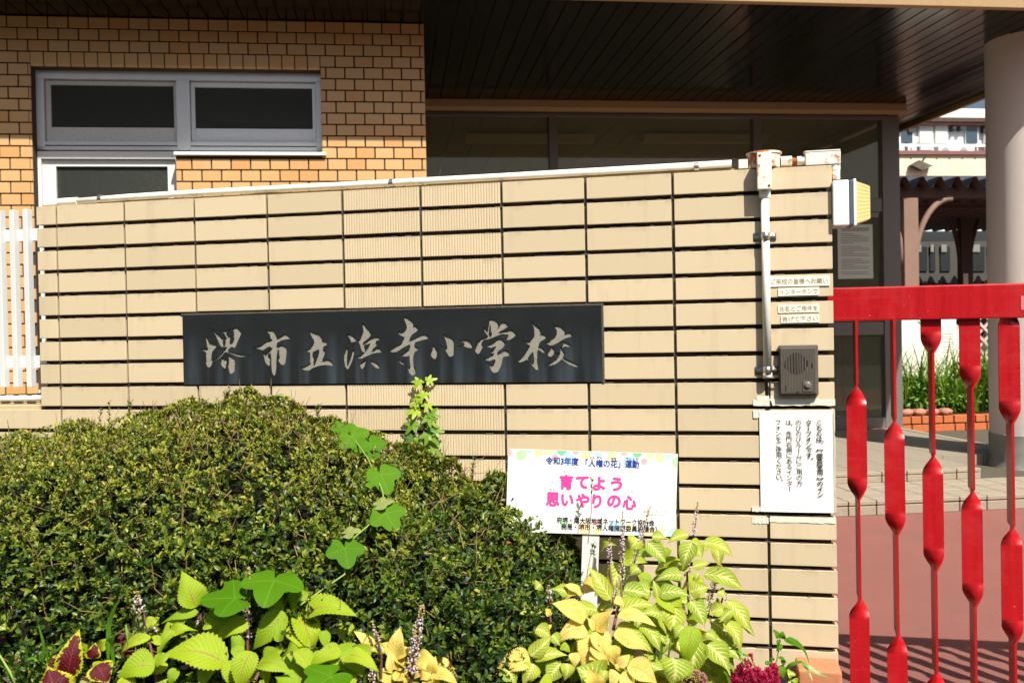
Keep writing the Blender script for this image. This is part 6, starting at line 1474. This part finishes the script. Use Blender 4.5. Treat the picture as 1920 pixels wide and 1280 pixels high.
plant(right, [(770, 370, 600, 330, 150, 'varieg'), (920, 385, 735, 290, 135), (920, 300, 1080, 340, 140), (930, 365, 695, 465, 120), (1300, 560, 1620, 480, 190, 'varieg', .03), (1330, 350, 1600, 400, 165, 'varieg', .04), (1200, 440, 965, 75, 155, 'varieg', -.02), (940, 655, 605, 470, 215), (600, 600, 550, 530, 75), (600, 730, 560, 705, 50), (1270, 700, 1640, 955, 160, 'varieg', .02), (1270, 605, 1660, 690, 140, 'cream'), (1230, 780, 1615, 965, 195), (450, 740, 610, 830, 140, 'varieg'), (400, 1010, 615, 800, 160, 'varieg'), (610, 800, 700, 900, 110, 'varieg'), (1010, 900, 1200, 1095, 170), (1220, 900, 1245, 1110, 140, 'cream'), (390, 1020, 50, 1115, 195, 'cream'), (440, 1045, 775, 990, 125, 'varieg'), (700, 910, 800, 960, 95, 'lime'), (820, 975, 850, 1120, 105), (1000, 1000, 1080, 1060, 120), (1280, 1110, 1390, 990, 105), (430, 1085, 320, 1300, 165, 'varieg'), (150, 1115, 260, 1290, 180, 'varieg'), (700, 1080, 560, 1280, 155, 'varieg'), (450, 1060, 540, 1200, 120, 'lime', .03), (760, 1080, 745, 1255, 125, 'varieg'), (1280, 1080, 1300, 1170, 85), (1370, 1100, 1680, 1270, 215), (960, 745, 650, 850, 195), (1040, 750, 955, 610, 85), (1060, 750, 1210, 545, 195), (1040, 765, 1195, 1065, 195), (1050, 815, 905, 1120, 215), (1050, 750, 1195, 680, 65), (1100, 1290, 870, 1110, 330, 'varieg', .02), (1060, 1330, 985, 1125, 170, 'cream', -.02), (1280, 1180, 1190, 1300, 140), (1290, 1220, 1440, 1280, 130), (1150, 1150, 1130, 1290, 90, 'varieg'), (500, 1250, 620, 1330, 150, 'lime'), (1240, 440, 1340, 500, 90), (1100, 500, 1120, 560, 60, 'lime'), (500, 290, 440, 340, 110, 'varieg')], QR, Zq, 'cream')
for a in ((1166, 1100, 1167, 958, 2.24, 1.0, .0075), (1186, 1065, 1218, 950, 2.26, 1.1, .0075), (1199, 1015, 1200, 982, 2.3, 1.2, .005), (1143, 1060, 1143, 1006, 2.24, .9, .006), (1300, 1005, 1308, 940, 2.33, .9, .0055), (1288, 1080, 1294, 1025, 2.3, 1.0, .0065), (1322, 1152, 1350, 1058, 2.2, 1.6, .0085), (1152, 1120, 1157, 1095, 2.1, 1.2, .005), (1030, 1130, 1029, 1095, 2.1, .9, .007), (1360, 1125, 1361, 1110, 2.24, 1, .004)): spike(right, *a)
gr2 = thing('grass_clump', U(1240, 1290, 2.1), 'dark green grass blades between the variegated coleus stems', 'grass')
for pts, w_ in (([(1236, 1262), (1238, 1235), (1240, 1215), (1241, 1200)], .004), ([(1222, 1255), (1226, 1240), (1230, 1222), (1227, 1230)], .003), ([(1272, 1262), (1262, 1245), (1252, 1230), (1245, 1226)], .004), ([(1256, 1262), (1253, 1240), (1255, 1215), (1258, 1190)], .0022), ([(1372, 1290), (1366, 1272), (1362, 1262), (1352, 1255)], .004), ([(1380, 1230), (1392, 1226), (1404, 1232), (1414, 1250)], .003), ([(1372, 1245), (1374, 1225), (1378, 1212), (1372, 1208)], .003), ([(1373, 1215), (1380, 1216), (1388, 1222), (1393, 1234)], .0045), ([(1376, 1232), (1384, 1230), (1392, 1236), (1396, 1242)], .0025)):
    blade(gr2, pts, w_, M_GRB, 2.12)

# celosia
M_CEL = m_leaf('magenta_celosia_plume', (.42, .010, .07), (.68, .06, .16), .25, .8, .1, scale=200)
cel = thing('celosia', U(1410, 1290, 2.12), 'crimson pink feathery celosia flower head near the right end of the wall', 'flower')
b = MB()
def plume(x0, y0, x1, y1, Z, r0):
    a, c = U(x0, y0, Z), U(x1, y1, Z)
    for i in range(420):
        f = random.random(); rr_ = r0 * (1 - f) ** .7 * (1 + .35 * math.sin(f * 21)) + .002; g_ = random.uniform(0, 6.28); o_ = Vector((math.cos(g_), math.sin(g_), random.uniform(-.3, .6))); p = a.lerp(c, f) + o_ * rr_ * random.uniform(.6, 1.1)
        s_ = random.uniform(.0013, .0030); q0 = len(b.v); e1 = (o_ + Vector((0, 0, .6))).normalized(); e2 = e1.orthogonal().normalized(); e3 = e1.cross(e2)
        b.v += [p + e1 * s_ * 2, p + e2 * s_ * .8, p + (e3 - e2 * .5) * s_ * .8, p - (e3 + e2 * .5) * s_ * .8]; b.f += [[q0, q0 + 1, q0 + 2], [q0, q0 + 2, q0 + 3], [q0, q0 + 3, q0 + 1], [q0 + 1, q0 + 3, q0 + 2]]
for q in ((1400, 1300, 1396, 1236, .022), (1385, 1300, 1388, 1246, .02), (1408, 1290, 1407, 1226, .011), (1425, 1305, 1420, 1252, .022), (1440, 1300, 1440, 1252, .02), (1445, 1290, 1451, 1243, .010), (1450, 1300, 1456, 1250, .010), (1380, 1305, 1374, 1262, .02), (1410, 1310, 1405, 1255, .024), (1432, 1310, 1432, 1262, .022)): plume(*q[:4], 2.14 - (q[1] - 1290) * .001, q[4])
b.build('plume', M_CEL, cel)
cel2 = thing('celosia', U(1305, 1290, 2.05), 'faded dusty pink celosia head low among the variegated leaves', 'flower'); b = MB(); plume(1303, 1300, 1306, 1258, 2.05, .02); plume(1320, 1300, 1316, 1262, 2.05, .013)
b.build('plume', m_leaf('dusty_pink_plume', (.42, .20, .16), (.60, .34, .26), .25, .8, .1, scale=200), cel2)
# weed with lance leaves
MC['weed'] = m_coleus('weed_leaf', 'vine')
weed = thing('weed', U(1455, 1270, 2.2), 'green weed with long pointed leaves beside the wall corner', 'weed')
WR = (1340, 1160, 7.385)
plant(weed, [(890, 260, 815, 140, 85), (930, 270, 945, 165, 90), (960, 280, 1350, 590, 120, 'vine'), (1000, 265, 1225, 395, 75), (890, 280, 880, 380, 50), (700, 620, 800, 590, 60), (800, 570, 800, 515, 45), (880, 530, 1010, 600, 55), (960, 560, 950, 650, 60), (880, 650, 970, 820, 110), (930, 350, 850, 440, 60), (900, 420, 940, 400, 40), (870, 640, 800, 700, 60)], WR, lambda x, y: 2.24, 'vine')
for pts, w_ in (([(1474, 1254), (1483, 1245), (1500, 1240), (1505, 1241)], .004), ([(1500, 1240), (1515, 1248), (1535, 1262), (1556, 1270)], .0045), ([(1503, 1241), (1512, 1252), (1518, 1262), (1524, 1276)], .003)): blade(weed, pts, w_, M_GRB, 2.2)
stems(weed, [[(1452, 1262, 2.24), (1458, 1230, 2.24), (1463, 1195, 2.24)], [(1457, 1245, 2.24), (1436, 1242, 2.24)]], M_STEMG, .0018)
# variegated ground ivy at the brick
vi = thing('euonymus_sprig', U(1483, 1290, 2.15), 'small sprig with cream edged round leaves against the terracotta block', 'plant')
MC['edge'] = m_coleus('cream_edged_leaf', 'varieg')
plant(vi, [(1010, 760, 1125, 760, 130, 'edge'), (1070, 880, 1000, 870, 120, 'edge'), (1100, 820, 1140, 900, 80, 'lime')], WR, lambda x, y: 2.16, 'edge')
# terracotta block at the wall foot
tb = thing('terracotta_block', U(1530, 1290, 2.2), 'terracotta garden block with rounded corner against the foot of the wall end', 'block')
q0, q1 = wuv(1493, 1262, .05)[0], wuv(1574, 1262, .05)[0]; zt3 = W0.z + wuv(1530, 1249, .08)[1]
b = MB(); b.box(Vector((0, 0, 0)) + W0 * 0 + Vector((WP((q0 + q1) / 2, 0, .06).x, WP((q0 + q1) / 2, 0, .06).y, zt3 - .06)), (q1 - q0) / 2, .05, .06, WD, WN); b.build('block', M_TERRA, tb, bevel=.008, seg=3)
print('leaves', NLEAF)
# under-storey leaves filling the variegated and lime plants
def filler(root, n, xr, yr_, Z, kinds, sz, seed, clip=None):
    rr = random.Random(seed)
    for i in range(n):
        x = rr.uniform(*xr); y = rr.uniform(*yr_)
        if clip and not clip(x, y): continue
        a = rr.uniform(0, 6.28); L_ = rr.uniform(.7, 1.25) * sz; Z0 = Z(x, y) + rr.uniform(.0, .09)
        p0 = U(x, y, Z0); d = (CR * math.cos(a) + CU * (math.sin(a) * .6 - .35) + Vector((0, -.35, 0))).normalized()
        place_leaf(root, p0, p0 + d * L_, L_ * rr.uniform(.52, .66), rr.choice(kinds))
filler(right, 90, (985, 1360), (1090, 1290), lambda x, y: 2.20 - (y - 1040) / 240 * .12, ['varieg', 'varieg', 'lime', 'cream'], .068, 3, lambda x, y: y > 1090 + abs(x - 1190) * .35 and (x < 1340 or y < 1200))
filler(right, 18, (1130, 1350), (1020, 1140), lambda x, y: 2.32, ['varieg', 'lime'], .07, 9)
filler(lime, 60, (290, 680), (1150, 1290), lambda x, y: 1.90, ['lime'], .055, 5)
filler(midp, 8, (690, 830), (1220, 1290), lambda x, y: 1.88, ['cream', 'varieg'], .05, 6)
filler(redc, 16, (40, 300), (1205, 1290), lambda x, y: 1.82, ['darkred', 'pale', 'pale', 'lime'], .045, 7)
print('leaves', NLEAF)

filler(right, 26, (1090, 1340), (1150, 1290), lambda x, y: 2.10 - (y - 1150) / 140 * .08, ['varieg', 'varieg', 'lime'], .07, 21)
filler(lime, 16, (300, 660), (1215, 1290), lambda x, y: 1.76, ['lime'], .06, 22)
filler(midp, 9, (690, 850), (1215, 1290), lambda x, y: 1.80, ['cream', 'cream', 'varieg'], .045, 23)
